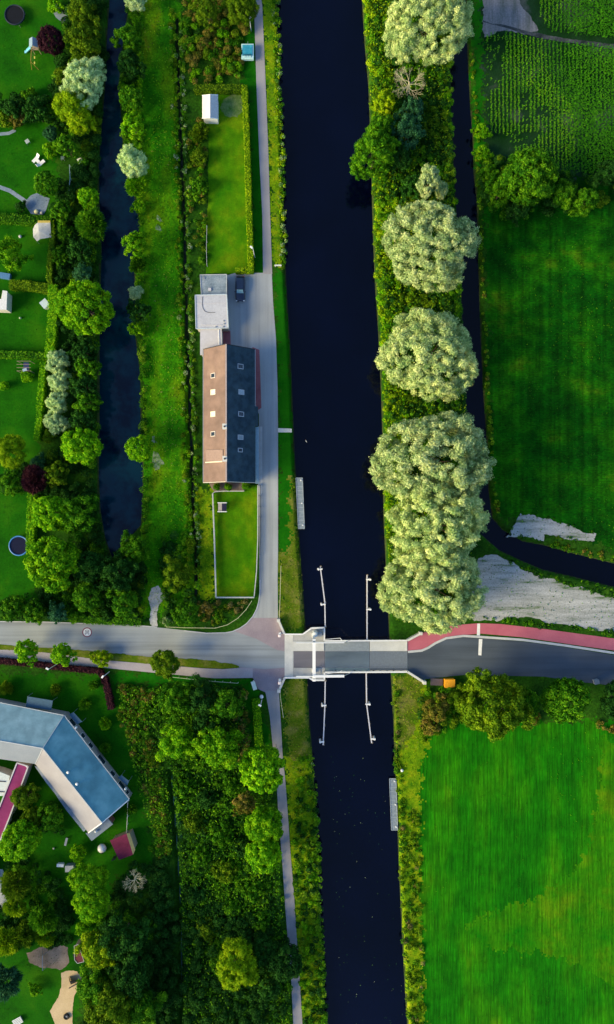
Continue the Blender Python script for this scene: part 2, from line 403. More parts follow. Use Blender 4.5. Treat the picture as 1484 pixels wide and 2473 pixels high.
def fuzz(name, polys, dens, size, zmax, kinds, label, cat, seed=1, weights=None, avoid=(), zone=0.1, elong=3.0, lean=0.9, zfun=None):
    """grass and herbs: single tilted blades scattered over plan polygons, as one mass"""
    r = np.random.default_rng(seed+50); pts = []
    for poly in polys:
        w = np.array([P2(*p) for p in poly]); x0, y0 = w.min(0); x1, y1 = w.max(0)
        n = int((x1-x0)*(y1-y0)*dens); q = np.stack([r.uniform(x0, x1, n), r.uniform(y0, y1, n)], 1)
        pts.append(q[inpoly(q[:, 0], q[:, 1], w)])
    q = np.concatenate(pts)
    for av in avoid:
        w = [P2(*p) for p in av]; q = q[~inpoly(q[:, 0], q[:, 1], w)]
    n = len(q); z = r.random(n)*zmax+0.03
    c = np.column_stack([q, z+(ground_z(q[:, 0], q[:, 1]) if zfun else 0)])
    nn = unit(np.column_stack([r.normal(0, lean, (n, 2)), np.ones(n)]))
    V = leafquads(c, nn, size*r.uniform(.6, 1.4, n), size/elong*r.uniform(.7, 1.3, n), r)
    V[:, :, 2] = np.maximum(V[:, :, 2], c[:, 2:3]-z[:, None]+0.012)
    nk = len(kinds); wt = np.array(weights or [1]*nk, float); wt /= wt.sum(); cum = np.cumsum(wt)
    zz = 0.5+0.25*(np.sin(q[:, 0]*zone*3+q[:, 1]*zone*.9+seed)+np.sin(q[:, 1]*zone*2.3-q[:, 0]*zone*1.1+seed*2)); zz = np.clip(zz*.6+r.random(n)*.4, 0, .999)
    me = quadmesh(name, V, [LM[k] for k in kinds], r.random(n), np.searchsorted(cum, zz))
    o = bpy.data.objects.new(name, me); COL.objects.link(o); return tag(o, label, cat, kind='stuff')

# ------------------------------------------------------------------ water outlines (plan)
CANAL_L = [(640, -420), (668, -40), (668, 0), (676, 200), (680, 300), (684, 400), (686, 560), (690, 640), (693, 700), (702, 850), (708, 1000), (712, 1100), (716, 1160), (722, 1280), (732, 1420), (738, 1510), (743, 1640), (748, 1740), (756, 1830), (763, 1950), (769, 2100), (777, 2250), (782, 2400), (786, 2473), (800, 2900)]
CANAL_R = [(1010, 2900), (985, 2473), (980, 2400), (972, 2250), (965, 2100), (960, 1950), (955, 1850), (952, 1750), (946, 1640), (940, 1500), (935, 1400), (928, 1250), (925, 1050), (922, 950), (915, 800), (908, 700), (902, 560), (898, 400), (895, 300), (891, 200), (882, 100), (876, 0), (874, -40), (850, -420)]
CANAL = CANAL_L + CANAL_R
POND = [(262, -420), (262, 0), (256, 80), (252, 200), (243, 300), (236, 400), (238, 500), (243, 600), (240, 700), (238, 850), (238, 1000), (236, 1150), (240, 1230), (252, 1300), (268, 1347), (288, 1320), (318, 1290), (338, 1268), (342, 1200), (343, 1130), (338, 1050), (336, 900), (322, 790), (324, 700), (320, 600), (335, 540), (322, 470), (300, 400), (293, 330), (288, 250), (286, 150), (300, 60), (308, 0), (308, -420)]
DITCH = [(427, 40), (430, 200), (434, 300), (439, 420), (444, 520), (447, 700), (453, 852), (459, 1038), (465, 1200), (470, 1300), (473, 1400), (472, 1440)]
RDITCH = [(1100, -420), (1098, 0), (1092, 90), (1090, 130), (1092, 250), (1096, 330), (1099, 420), (1106, 520), (1116, 640), (1120, 800), (1130, 1000), (1140, 1180), (1162, 1288), (1209, 1329), (1262, 1354), (1314, 1376), (1384, 1392), (1484, 1417), (1800, 1480), (1800, 1425), (1484, 1361), (1384, 1336), (1314, 1317), (1265, 1308), (1216, 1280), (1192, 1252), (1182, 1180), (1178, 1060), (1170, 950), (1163, 800), (1158, 640), (1154, 480), (1147, 420), (1144, 330), (1138, 250), (1132, 130), (1128, 0), (1130, -420)]
LDITCH = [(412, 1860), (420, 1950), (428, 2060), (436, 2200), (440, 2473), (442, 2700)]
def widen(line, w):
    p = [np.array(q, float) for q in line]; L, R = [], []
    for i in range(len(p)):
        d = p[min(i+1, len(p)-1)]-p[max(i-1, 0)]; d /= np.linalg.norm(d); n = np.array([-d[1], d[0]])*w/2
        L.append(tuple(p[i]+n)); R.append(tuple(p[i]-n))
    return L+R[::-1]
BODIES = [(CANAL, -0.9, 1.5, 2.5), (POND, -0.9, 1.4, 2.0), (RDITCH, -0.8, 1.3, 1.5), (widen(DITCH, 7), -0.75, 2.0, 0.4), (widen(LDITCH, 5), -0.5, 1.2, 0.3)]
BW = [([P2(*p) for p in b[0]], b[1], b[2], b[3]) for b in BODIES]
def ground_z(x, y):
    x = np.asarray(x, float); y = np.asarray(y, float); z = np.zeros(x.shape)
    for poly, lv, sl, dp in BW:
        a = np.array(poly); x0, y0 = a.min(0)-1.2; x1, y1 = a.max(0)+1.2
        m = (x > x0) & (x < x1) & (y > y0) & (y < y1)
        if not m.any(): continue
        d = sdist(x[m], y[m], poly)
        zz = np.where(d > 0, np.minimum(lv+d*sl, 0), np.maximum(lv+d*1.5, lv-dp))
        z[m] = np.minimum(z[m], zz)
    return z

# ------------------------------------------------------------------ the ground: one sheet, coloured by what covers it
def soft(v, a): return tuple(x*a for x in v)
G_BASE = surf('ground_undergrowth', [(0.3, (0.010, 0.045, 0.004)), (0.55, (0.02, 0.085, 0.004)), (0.75, (0.045, 0.12, 0.008))], 0.25, fine=2.2, fineamt=.5, bump=.12, bumpscale=3)
G_MEAD = surf('ground_meadow', [(0.32, (0.008, 0.11, 0.001)), (0.48, (0.035, 0.20, 0.0015)), (0.63, (0.10, 0.23, 0.002)), (0.76, (0.22, 0.20, 0.006))], 0.22, (1, .35, 1), fine=2.5, fineamt=.35, mid=.6, midamt=.2, bump=.06, bumpscale=4)
G_GARD = surf('ground_garden_grass', [(0.3, (0.004, 0.060, 0.001)), (0.5, (0.010, 0.105, 0.001)), (0.75, (0.035, 0.145, 0.002))], 0.13, fine=3, fineamt=.22, bump=.03, bumpscale=6)
G_FLD1 = surf('ground_east_field', [(0.3, (0.001, 0.038, 0.001)), (0.47, (0.003, 0.070, 0.001)), (0.6, (0.012, 0.115, 0.001)), (0.72, (0.07, 0.16, 0.003))], 0.09, (1, 1.3, 1), lines=.9, fine=2.6, fineamt=.5, finestretch=(.6, 1.5, 1), mid=.45, midamt=.25, bump=.06)
G_FLD2 = surf('ground_south_field', [(0.3, (0.003, 0.10, 0.001)), (0.50, (0.008, 0.14, 0.001)), (0.62, (0.022, 0.17, 0.001)), (0.76, (0.08, 0.20, 0.002))], 0.07, (1.5, .5, 1), lines=3.2, fine=2.2, fineamt=.32, finestretch=(2.6, .22, 1), mid=.35, midamt=.16, bump=.05)
G_VERG = surf('ground_verge', [(0.3, (0.03, 0.14, 0.002)), (0.5, (0.14, 0.26, 0.003)), (0.72, (0.28, 0.32, 0.006))], 0.5, fine=3, fineamt=.35, bump=.06)
G_DRY = surf('ground_dry_grass', [(0.3, (0.045, 0.12, 0.003)), (0.5, (0.10, 0.15, 0.008)), (0.72, (0.21, 0.20, 0.05))], 0.35, fine=3, fineamt=.3, bump=.05)
G_EDGE = surf('ground_mown_verge', [(0.3, (0.003, 0.085, 0.001)), (0.7, (0.012, 0.14, 0.002))], 0.3, fine=3, fineamt=.2, bump=.02)
G_SOIL = surf('ground_field_soil', [(0.36, (0.003, 0.03, 0.003)), (0.56, (0.012, 0.045, 0.015)), (0.72, (0.08, 0.09, 0.09))], 0.13, fine=2.5, fineamt=.35, finestretch=(3, .6, 1), bump=.06)
G_SAND = surf('ground_pale_sand', [(0.34, (0.10, 0.16, 0.07)), (0.42, (0.30, 0.315, 0.30)), (0.6, (0.41, 0.42, 0.41)), (0.8, (0.56, 0.57, 0.56))], 0.45, (.25, 1.8, 1), rot=0.2, fine=3.5, fineamt=.25, bump=.03)
G_BANK = surf('ground_mud_bank', [(0.3, (0.02, 0.04, 0.01)), (0.7, (0.05, 0.07, 0.02))], 1.0, fine=4, fineamt=.4)
REG = [  # later entries lie over earlier ones
 (1, [(335, -420), (430, -420), (440, 500), (465, 1100), (478, 1440), (340, 1500), (345, 900), (330, 500)]),
 (2, [(-900, -400), (225, -400), (150, 60), (140, 300), (140, 700), (120, 860), (95, 1060), (90, 1200), (85, 1450), (-900, 1450)]),
 (3, [(1165, 380), (1170, 520), (1180, 900), (1190, 1200), (1215, 1262), (1250, 1245), (1300, 1262), (1484, 1330), (2600, 1520), (2600, 380), (1500, 430)]),
 (4, [(1012, 1830), (1030, 1775), (1110, 1745), (1440, 1740), (2600, 1900), (2600, 3000), (1040, 3000), (1026, 2473), (1014, 2100)]),
 (9, [(1160, -420), (2600, -420), (2600, 440), (1484, 435), (1350, 430), (1180, 385), (1168, 200)]),
 (5, [(636, -420), (664, -420), (668, 0), (676, 200), (684, 400), (690, 640), (658, 640), (650, 400), (641, 175), (634, 0)]),
 (5, [(470, 1180), (517, 1180), (520, 1445), (500, 1450), (482, 1430)]),
 (7, [(662, 652), (692, 652), (703, 850), (709, 1000), (714, 1140), (700, 1150), (703, 1330), (672, 1330), (672, 900)]),
 (6, [(700, 1150), (716, 1140), (722, 1280), (732, 1420), (738, 1520), (676, 1520), (672, 1330), (700, 1330)]),
 (6, [(690, 1640), (743, 1640), (748, 1740), (755, 1830), (700, 1830), (684, 1700)]),
 (5, [(690, 1830), (757, 1830), (769, 2100), (786, 2473), (800, 2900), (760, 2900), (733, 2473), (716, 2262), (702, 2059)]),
 (5, [(946, 1630), (1030, 1640), (1045, 1760), (1016, 1850), (1014, 2100), (1026, 2473), (1040, 2900), (1000, 2900), (960, 1950)]),
 (6, [(946, 1630), (1025, 1630), (1020, 1720), (980, 1800), (956, 1830)]),
 (7, [(1138, -420), (1164, -420), (1166, 380), (1152, 420), (1145, 250)]),
 (7, [(585, 100), (620, 60), (637, 385), (640, 655), (612, 655), (600, 210), (585, 205)]),
 (2, [(-900, 1620), (250, 1630), (280, 1650), (330, 1850), (375, 2060), (360, 2120), (280, 2120), (180, 2473), (-900, 2900)]),
 (7, [(270, 1625), (610, 1640), (628, 1680), (652, 1800), (612, 1800), (590, 1660), (280, 1650)]),
 (13, [(1400, 1760), (1445, 1775), (1452, 1850), (1440, 1960), (1425, 2050), (1380, 2110), (1290, 2170), (1190, 2200), (1120, 2240), (1180, 2290), (1300, 2300), (1400, 2330), (1484, 2390), (2600, 2500), (2600, 1900), (1484, 1790)]),
 (8, [(1030, 1628), (1484, 1665), (2200, 1760), (2200, 1790), (1420, 1690), (1110, 1668), (1030, 1650)]),
]
def axis(lo, hi, step, out):
    a = list(np.arange(lo, hi+1e-6, step)); return np.array([-v for v in out[::-1]]+a+list(out))
gx = axis(-60, 60, 0.3, [64, 72, 90, 130, 250, 600, 1500, 4000]); gy = axis(-114, 114, 0.3, [118, 130, 180, 300, 700, 1500, 4000])
GX, GY = np.meshgrid(gx, gy); GZ = ground_z(GX.ravel(), GY.ravel())
nx, ny = len(gx), len(gy)
idx = np.arange(nx*ny).reshape(ny, nx); F = np.stack([idx[:-1, :-1], idx[:-1, 1:], idx[1:, 1:], idx[1:, :-1]], -1).reshape(-1, 4)
me = bpy.data.meshes.new('ground'); me.vertices.add(nx*ny)
me.vertices.foreach_set('co', np.column_stack([GX.ravel(), GY.ravel(), GZ]).ravel().astype(np.float32))
me.loops.add(F.size); me.loops.foreach_set('vertex_index', F.ravel().astype(np.int32))
me.polygons.add(len(F)); me.polygons.foreach_set('loop_start', np.arange(0, F.size, 4, dtype=np.int32)); me.polygons.foreach_set('loop_total', np.full(len(F), 4, np.int32))
fc = np.column_stack([GX.ravel(), GY.ravel(), GZ])[F].mean(1); wob = lambda a, b: .35*np.sin(a*1.3+2*np.sin(b*.7))+.3*np.sin(a*2.9+b*1.1)
jx = fc[:, 0]+wob(fc[:, 1], fc[:, 0])+rng.normal(0, .30, len(F)); jy = fc[:, 1]+wob(fc[:, 0]+5, fc[:, 1])+rng.normal(0, .30, len(F))
gm = np.zeros(len(F), np.int32)
for k, poly in REG:
    w = [P2(*p) for p in poly]; gm[inpoly(jx, jy, w)] = k
gm[fc[:, 2] < -0.62] = 11
order = {0: G_BASE, 1: G_MEAD, 2: G_GARD, 3: G_FLD1, 4: G_FLD2, 5: G_VERG, 6: G_DRY, 7: G_EDGE, 8: G_BASE, 9: G_SOIL, 10: G_SAND, 11: G_BANK}
order[12] = surf('ground_bare_soil', [(0.3, (0.09, 0.11, 0.10)), (0.55, (0.19, 0.19, 0.20)), (0.75, (0.27, 0.26, 0.28))], .3, (3, .4, 1), fine=3, fineamt=.25)
order[13] = surf('ground_field_light', [(0.3, (0.006, 0.14, 0.001)), (0.5, (0.03, 0.175, 0.001)), (0.7, (0.10, 0.21, 0.002))], .12, fine=2.4, fineamt=.3, finestretch=(2.4, .3, 1), lines=2.5)
for i in range(14): me.materials.append(order[i])
me.polygons.foreach_set('material_index', gm); me.update(calc_edges=True); me.polygons.foreach_set('use_smooth', [True]*len(F))
g = bpy.data.objects.new('ground', me); COL.objects.link(g); tag(g, 'grassy ground with canal and ditch banks', 'ground', kind='structure')

def wsheet(name, x0, x1, y0, y1, z, mat, label):
    mb = MB(); a, b = P2(x0, y0), P2(x1, y1); mb.add([(a[0], b[1], z), (b[0], b[1], z), (b[0], a[1], z), (a[0], a[1], z)], [(0, 1, 2, 3)])
    return tag(mb.build(name, mat), label, 'water', kind='structure')
wsheet('canal_water', 600, 1050, -600, 3200, -0.9, water('water_canal', (0.0004, 0.0011, 0.0085), 0.05), 'wide dark navy canal crossed by the drawbridge')
wsheet('pond_water', 200, 380, -600, 1380, -0.9, water('water_pond', (0.0014, 0.028, 0.048), 0.08, patch=(0.0006, 0.007, 0.022)), 'blue side channel with dark weed patches')
wsheet('ditch_water', 1070, 1850, -600, 1500, -0.8, water('water_ditch', (0.0004, 0.0009, 0.006), 0.05), 'black ditch bending to the right below the meadow')
wsheet('meadow_ditch_water', 400, 500, 30, 1460, -1.0, bpy.data.materials['water_ditch'], 'thin dark ditch through the meadow')
wsheet('wood_ditch_water', 395, 460, 1850, 2800, -0.62, water('water_weedy', (0.01, 0.07, 0.06), 0.3), 'narrow weedy ditch through the wood')

# ------------------------------------------------------------------ roads and paving
def road(name, c, stretch, dark=0.8): return surf(name, [(0.3, soft(c, dark)), (0.5, c), (0.7, soft(c, 1.15))], 1.0, stretch, fine=14, fineamt=.10, mid=.12, midamt=.10, rough=.85, bump=.004, bumpscale=30)
M_ROADW = road('asphalt_west', (0.285, 0.315, 0.335), (.02, .75, 1), .70)
M_ROADN = road('asphalt_north', (0.34, 0.365, 0.385), (.6, .02, 1), .74)
M_ROADE = road('asphalt_east', (0.075, 0.095, 0.125), (.03, .6, 1), .75)
M_DECK = road('asphalt_bridge', (0.17, 0.165, 0.19), (.05, .7, 1), .85)
M_LEAF = road('bridge_leaf_surface', (0.115, 0.155, 0.195), (.15, .4, 1), .8)
M_PATH = road('path_paving', (0.315, 0.305, 0.32), (.5, .05, 1), .9)
M_BRICK = surf('brick_paving', [(0.3, (0.26, 0.215, 0.25)), (0.7, (0.34, 0.29, 0.32))], .25, fine=9, fineamt=.16, rough=.85)
M_REDB = surf('red_brick_paving', [(0.3, (0.28, 0.10, 0.12)), (0.7, (0.42, 0.16, 0.18))], .4, fine=9, fineamt=.14, rough=.85)
M_REDP = surf('red_cycle_paving', [(0.3, (0.42, 0.11, 0.16)), (0.7, (0.50, 0.15, 0.20))], .3, fine=10, fineamt=.10, rough=.85)
M_CONC = surf('pale_concrete', [(0.3, (0.52, 0.53, 0.51)), (0.7, (0.66, 0.66, 0.63))], .4, fine=6, fineamt=.08, rough=.8)
M_CONC2 = surf('grey_concrete', [(0.3, (0.36, 0.37, 0.37)), (0.7, (0.46, 0.46, 0.45))], .5, fine=6, fineamt=.12, rough=.85)
M_KERB = surf('kerb_stone', [(0.3, (0.42, 0.45, 0.48)), (0.7, (0.56, 0.58, 0.60))], .8, fine=8, fineamt=.1)
M_WHITE = flat('white_paint', (0.78, 0.79, 0.80), .45, var=.04)
M_WLINE = surf('road_line_paint', [(0.35, (0.68, 0.70, 0.72)), (0.6, (0.80, 0.81, 0.82))], 2, fine=10, fineamt=.08)
M_DARK = flat('dark_metal', (0.03, 0.032, 0.036), .5)
M_GREY = flat('grey_metal', (0.30, 0.33, 0.36), .45, .3)
M_GALV = flat('jetty_grating', (0.22, 0.27, 0.32), .6, .1, var=.2)
M_WOOD = flat('weathered_wood', (0.30, 0.24, 0.17), .85, var=.25)
M_BLACK = flat('black_rubber', (0.015, 0.015, 0.017), .7)
M_GLASS = flat('dark_glass', (0.02, 0.035, 0.06), .12)
M_BRICKW = flat('brick_wall', (0.24, 0.10, 0.07), .9, var=.2)
M_CREAM = flat('cream_render', (0.60, 0.56, 0.48), .8)

sheet('west_road', [(-900, 1480), (-60, 1499), (0, 1501), (100, 1502), (200, 1506), (330, 1511), (400, 1517), (445, 1522), (500, 1528), (545, 1527), (565, 1524), (620, 1541), (670, 1568), (688, 1571), (688, 1614), (641, 1617), (578, 1612), (490, 1596), (371, 1591), (250, 1576), (95, 1566), (0, 1559), (-900, 1530)], 0.020, M_ROADW, 'worn grey asphalt road from the left edge to the bridge', 'road')
sheet('junction_paving', [(565, 1524), (580, 1516), (596, 1505), (610, 1490), (672, 1490), (690, 1528), (690, 1573), (670, 1570), (620, 1543)], 0.024, M_BRICK, 'pinkish brick paving north of the junction', 'paving')
sheet('junction_paving', [(578, 1611), (641, 1616), (690, 1612), (690, 1640), (676, 1668), (655, 1672), (641, 1672), (624, 1664), (612, 1638)], 0.028, M_BRICK, 'pinkish brick paving south of the junction', 'paving')
sheet('north_road', [(637, 659), (657, 659), (660, 729), (667, 817), (671, 939), (672, 1039), (672, 1333), (671, 1400), (672, 1492), (608, 1492), (617, 1478), (624, 1455), (627, 1430), (626, 1300), (624, 1168), (626, 1000), (618, 985), (618, 845), (537, 836), (540, 800), (548, 770), (548, 665), (570, 659)], 0.032, M_ROADN, 'pale grey road and forecourt beside the long house', 'road')
sheet('towpath', [(600, -420), (634, -420), (632, 0), (634, 14), (641, 175), (648, 350), (653, 519), (658, 662), (636, 662), (634, 519), (627, 385), (620, 210), (615, 45), (612, 0)], 0.036, M_PATH, 'straight mauve grey towpath north of the house', 'path')
sheet('towpath', [(641, 1668), (674, 1668), (680, 1764), (683, 1820), (690, 1890), (695, 1957), (702, 2059), (711, 2164), (717, 2262), (725, 2374), (731, 2473), (748, 2900), (722, 2900), (709, 2473), (704, 2374), (695, 2262), (690, 2199), (683, 2094), (672, 1957), (669, 1890), (660, 1810), (652, 1729)], 0.036, M_PATH, 'winding grey towpath south of the bridge', 'path')
sheet('sidewalk', [(-900, 1545), (0, 1568), (95, 1574), (250, 1594), (371, 1604), (490, 1614), (540, 1616), (578, 1613), (611, 1614), (611, 1637), (519, 1638), (367, 1624), (255, 1613), (196, 1609), (0, 1590), (-900, 1570)], 0.040, surf('sidewalk_slabs', [(0.3, (0.34, 0.31, 0.34)), (0.7, (0.42, 0.39, 0.42))], .3, fine=8, fineamt=.12), 'pinkish grey sidewalk south of the west road', 'sidewalk')
sheet('grass_verge', [(-900, 1535), (0, 1556), (95, 1563), (250, 1574), (371, 1587), (490, 1593), (560, 1602), (579, 1609), (578, 1613), (540, 1616), (490, 1613), (371, 1603), (250, 1593), (95, 1573), (0, 1567), (-900, 1547)], 0.055, G_DRY, 'narrow grass verge between road and sidewalk', 'verge', jit=.06)
sheet('red_paving', [(610, 838), (627, 845), (629, 900), (632, 985), (624, 990), (617, 975)], 0.044, M_REDB, 'strip of red paving along the house front', 'paving')
sheet('red_paving', [(534, 792), (553, 792), (557, 800), (558, 836), (534, 838)], 0.044, M_REDB, 'small red paving patch by the annex', 'paving')
sheet('planting_strip', [(624, 1030), (634, 1030), (634, 1190), (628, 1200), (624, 1168)], 0.048, M_KERB, 'pale slab strip along the lower house front', 'paving')
sheet('east_road', [(984, 1573), (1021, 1573), (1035, 1566), (1052, 1556), (1080, 1543), (1119, 1538), (1161, 1541), (1262, 1549), (1367, 1563), (1484, 1582), (2200, 1700), (2200, 1790), (1484, 1656), (1385, 1645), (1315, 1634), (1122, 1630), (1080, 1634), (1028, 1640), (1016, 1646), (986, 1620)], 0.020, M_ROADE, 'dark new asphalt road east of the bridge', 'road')
sheet('cycle_path', [(984, 1547), (1000, 1540), (1017, 1530), (1060, 1514), (1119, 1508), (1159, 1505), (1210, 1507), (1315, 1519), (1484, 1542), (2200, 1650), (2200, 1682), (1484, 1571), (1385, 1557), (1262, 1539), (1161, 1530), (1119, 1534), (1075, 1539), (1050, 1551), (1030, 1563), (1017, 1570), (984, 1572)], 0.030, M_REDP, 'red cycle path above the east road', 'cycle path')
mb = MB(); strip(mb, [(986, 1574), (1019, 1571), (1035, 1564), (1052, 1553), (1078, 1541), (1119, 1535.5), (1161, 1538), (1262, 1545), (1367, 1559), (1484, 1577), (2200, 1690)], .42, 0, .11); tag(mb.build('kerb', M_KERB), 'pale kerb between red path and dark road', 'kerb', kind='structure')
mb = MB(); strip(mb, [(445, 1523), (500, 1529), (545, 1528), (562, 1525), (580, 1517), (596, 1506), (611, 1489), (621, 1470), (626, 1450), (628.5, 1430), (629, 1400)], .16, 0, .10); tag(mb.build('kerb', M_KERB), 'thin kerb round the junction corner', 'kerb', kind='structure')
mb = MB(); strip(mb, [(0, 1501), (100, 1501.5), (200, 1505.5), (330, 1510.5), (380, 1514)], .14, 0, .09); tag(mb.build('kerb', M_KERB), 'thin kerb along the upper edge of the west road', 'kerb', kind='structure')
sheet('stop_line', [(1153, 1506), (1160, 1506), (1159.5, 1537), (1152, 1537)], 0.036, M_WLINE, 'white stop line across the red cycle path', 'road marking')
sheet('stop_line', [(1157, 1543), (1165.5, 1543.5), (1163, 1583), (1155.5, 1582)], 0.026, M_WLINE, 'white stop line across the dark road lane', 'road marking')
G_TRK = surf('track_ruts', [(0.3, (0.02, 0.03, 0.03)), (0.7, (0.10, 0.11, 0.12))], .4, fine=4, fineamt=.4)
sheet('field_track', [(1166, 48), (1240, 66), (1300, 82), (1390, 96), (1484, 106), (1800, 150), (1800, 162), (1484, 117), (1390, 106), (1310, 94), (1240, 72), (1166, 53)], 0.02, G_TRK, 'dark wheel track slanting across the maize field', 'track', jit=.05)
sheet('sandy_ground', [(1160, 1347), (1172, 1340), (1200, 1342), (1222, 1352), (1262, 1376), (1314, 1398), (1384, 1414), (1484, 1441), (2200, 1600), (2200, 1650), (1484, 1528), (1400, 1514), (1300, 1496), (1230, 1492), (1150, 1500), (1120, 1480), (1140, 1400)], .020, G_SAND, 'wide pale sandy ground between ditch and red path', 'sand', jit=.13)
sheet('sandy_ground', [(1226, 1296), (1240, 1270), (1255, 1241), (1268, 1246), (1330, 1254), (1342, 1264), (1392, 1276), (1440, 1290), (1432, 1306), (1400, 1302), (1350, 1294), (1316, 1291), (1312, 1304), (1285, 1301), (1258, 1294), (1240, 1292)], .020, G_SAND, 'smaller pale sandy patch above the bending ditch', 'sand', jit=.13)
sheet('bare_soil', [(1166, -60), (1256, -60), (1262, 20), (1290, 56), (1300, 74), (1275, 82), (1240, 74), (1205, 72), (1180, 84), (1168, 88)], .016, order[12], 'grey bare soil at the corner of the maize field', 'soil', jit=.16)
M_PALE = surf('pale_gravel', [(0.3, (0.34, 0.36, 0.35)), (0.7, (0.55, 0.56, 0.56))], .8, fine=5, fineamt=.25)
M_BROWNG = surf('brown_gravel', [(0.3, (0.15, 0.12, 0.09)), (0.7, (0.30, 0.24, 0.20))], .4, fine=5, fineamt=.2)
M_SANDY = surf('play_sand', [(0.3, (0.50, 0.38, 0.22)), (0.7, (0.62, 0.48, 0.30))], .5, fine=5, fineamt=.1)
M_PATIO = surf('patio_slabs', [(0.3, (0.14, 0.20, 0.28)), (0.7, (0.24, 0.30, 0.38))], .5, fine=4, fineamt=.15)
sheet('gravel_gap', [(360, 1412), (380, 1414), (392, 1430), (396, 1442), (387, 1460), (378, 1480), (382, 1512), (366, 1512), (360, 1470), (355, 1445)], .02, M_PALE, 'pale gravel entrance from the road to the meadow', 'gravel', jit=.15)
sheet('sand_play_area', [(147, 2349), (168, 2342), (189, 2346), (201, 2363), (195, 2385), (182, 2405), (178, 2440), (175, 2473), (176, 2520), (140, 2520), (133, 2473), (124, 2444), (132, 2425), (143, 2409), (147, 2380)], .02, M_SANDY, 'sandy play area with a wavy edge', 'sandpit', jit=.05)
sheet('gravel_court', [(68, 2300), (95, 2288), (140, 2283), (165, 2292), (165, 2325), (150, 2342), (100, 2341), (72, 2325)], .02, M_BROWNG, 'brownish gravel court beside the sand area', 'gravel', jit=.12)
sheet('school_path', [(-60, 2095), (8, 2100), (14, 2140), (28, 2170), (20, 2195), (-60, 2210)], .02, surf('path_concrete', [(0.3, (0.3, 0.34, 0.4)), (0.7, (0.45, 0.47, 0.5))], .5), 'pale path at the left edge below the corridor', 'path', jit=.08)
sheet('patio', [(62, 486), (75, 472), (90, 466), (100, 472), (121, 479), (112, 508), (105, 519), (76, 517), (64, 500)], .03, M_PATIO, 'blue grey round patio in the second garden', 'patio')
mb = MB(); strip(mb, [(-80, 440), (0, 452), (25, 461), (50, 478), (70, 492)], .75, 0, .026); tag(mb.build('garden_path', M_PATIO), 'curved grey garden path leading to the patio', 'path', kind='structure')
sheet('patio', [(124, 18), (138, 8), (165, 14), (166, 48), (150, 56), (135, 42)], .02, M_PATIO, 'small grey patio in the top left garden', 'patio', jit=.05)
mb = MB(); strip(mb, [(-60, 330), (0, 324), (22, 322), (38, 314)], .6, 0, .026); tag(mb.build('garden_path', M_PATIO), 'short grey path under the rusty shrubs', 'path', kind='structure')
M_LAWN = surf('lawn_grass', [(0.3, (0.025, 0.15, 0.001)), (0.5, (0.065, 0.20, 0.0015)), (0.7, (0.15, 0.24, 0.003))], .22, (1, .7, 1), fine=3.5, fineamt=.16, mid=.7, midamt=.12, bump=.02, bumpscale=8)
sheet('rear_lawn', [(505, 213), (590, 213), (601, 430), (606, 652), (568, 660), (497, 662), (503, 500), (504, 300)], .02, M_LAWN, 'long bright lawn behind the low hedge', 'lawn', jit=.06)
sheet('front_lawn', [(516, 1190), (540, 1186), (590, 1186), (604, 1172), (622, 1172), (622, 1300), (613, 1441), (522, 1441), (517, 1300)], .02, M_LAWN, 'bright lawn inside the pale fence below the house', 'lawn')
sheet('worn_patch', [(535, 232), (560, 226), (585, 232), (587, 262), (575, 284), (545, 280), (533, 262)], .026, surf('worn_grass', [(0.3, (0.06, 0.16, 0.02)), (0.7, (0.20, 0.26, 0.10))], .8, fine=3, fineamt=.2), 'pale worn patch of grass beside the white shed', 'grass patch', jit=.15)
for _i, (_x, _y, _r, _l) in enumerate(((372, 1062, 5, 'small pale bare patch right of the lone rounded bush'), (379, 1113, 12, 'largest pale bare patch in the meadow below the rounded bush'), (384, 528, 5, 'tiny pale bare patch in the upper meadow'), (383, 551, 6, 'pale bare patch just below the tiny one in the upper meadow'))):
    _q = [(_x+_r*math.cos(t*.7)*(1+.35*math.sin(t*2.3+_i)), _y+_r*1.7*math.sin(t*.7)*(1+.3*math.cos(t*1.9+_i))) for t in range(9)]
    sheet('bare_patch', _q, .022+.002*_i, surf('bare_patch_soil', [(0.35, (0.06, 0.17, 0.03)), (0.62, (0.26, 0.33, 0.22))], 1.2, fine=4, fineamt=.3), _l, 'bare patch', jit=.12)
sheet('planting_bed', [(505, 1166), (604, 1166), (596, 1178), (588, 1186), (540, 1186), (522, 1190), (512, 1180)], .03, M_BROWNG, 'gravel planting bed under the house gable', 'planting bed')

# 30 speed marking on the west road: red ring, white disc, digits read from the road's lower edge
def road_sign():
    c = Vector((*P2(211, 1527), 0)); root = empty('speed_marking', (c.x, c.y, 0), 'round white 30 painted on the road inside a red ring', 'road marking')
    mb = MB(); n = 40; R = .92
    mb.add([(R*math.cos(2*math.pi*i/n), R*math.sin(2*math.pi*i/n), .027) for i in range(n)], [tuple(range(n))])
    mb.build('ring', flat('ring_red', (0.20, 0.055, 0.09), .8), root)
    mb = MB(); mb.add([(.72*math.cos(2*math.pi*i/n), .72*math.sin(2*math.pi*i/n), .031) for i in range(n)], [tuple(range(n))]); mb.build('disc', M_WLINE, root)
    def stroke(pts, mb, w=.10):      # glyph plane: u right, v up; turned so that up points to the left of the picture
        q = [Vector((-v, u, .035)) for u, v in pts]
        for a, b in zip(q[:-1], q[1:]): mb.bar(a, b, w, .006)
    mb = MB(); stroke([(-.42, .30), (-.20, .38), (-.08, .26), (-.12, .08), (-.26, .02)], mb); stroke([(-.26, .02), (-.08, -.04), (-.06, -.24), (-.2, -.36), (-.42, -.28)], mb)
    z = [(.27+.16*math.cos(t*math.pi/8), .36*math.sin(t*math.pi/8)) for t in range(17)]; stroke(z, mb)
    mb.build('digits', flat('digit_grey', (0.10, 0.10, 0.14), .8), root)
road_sign()

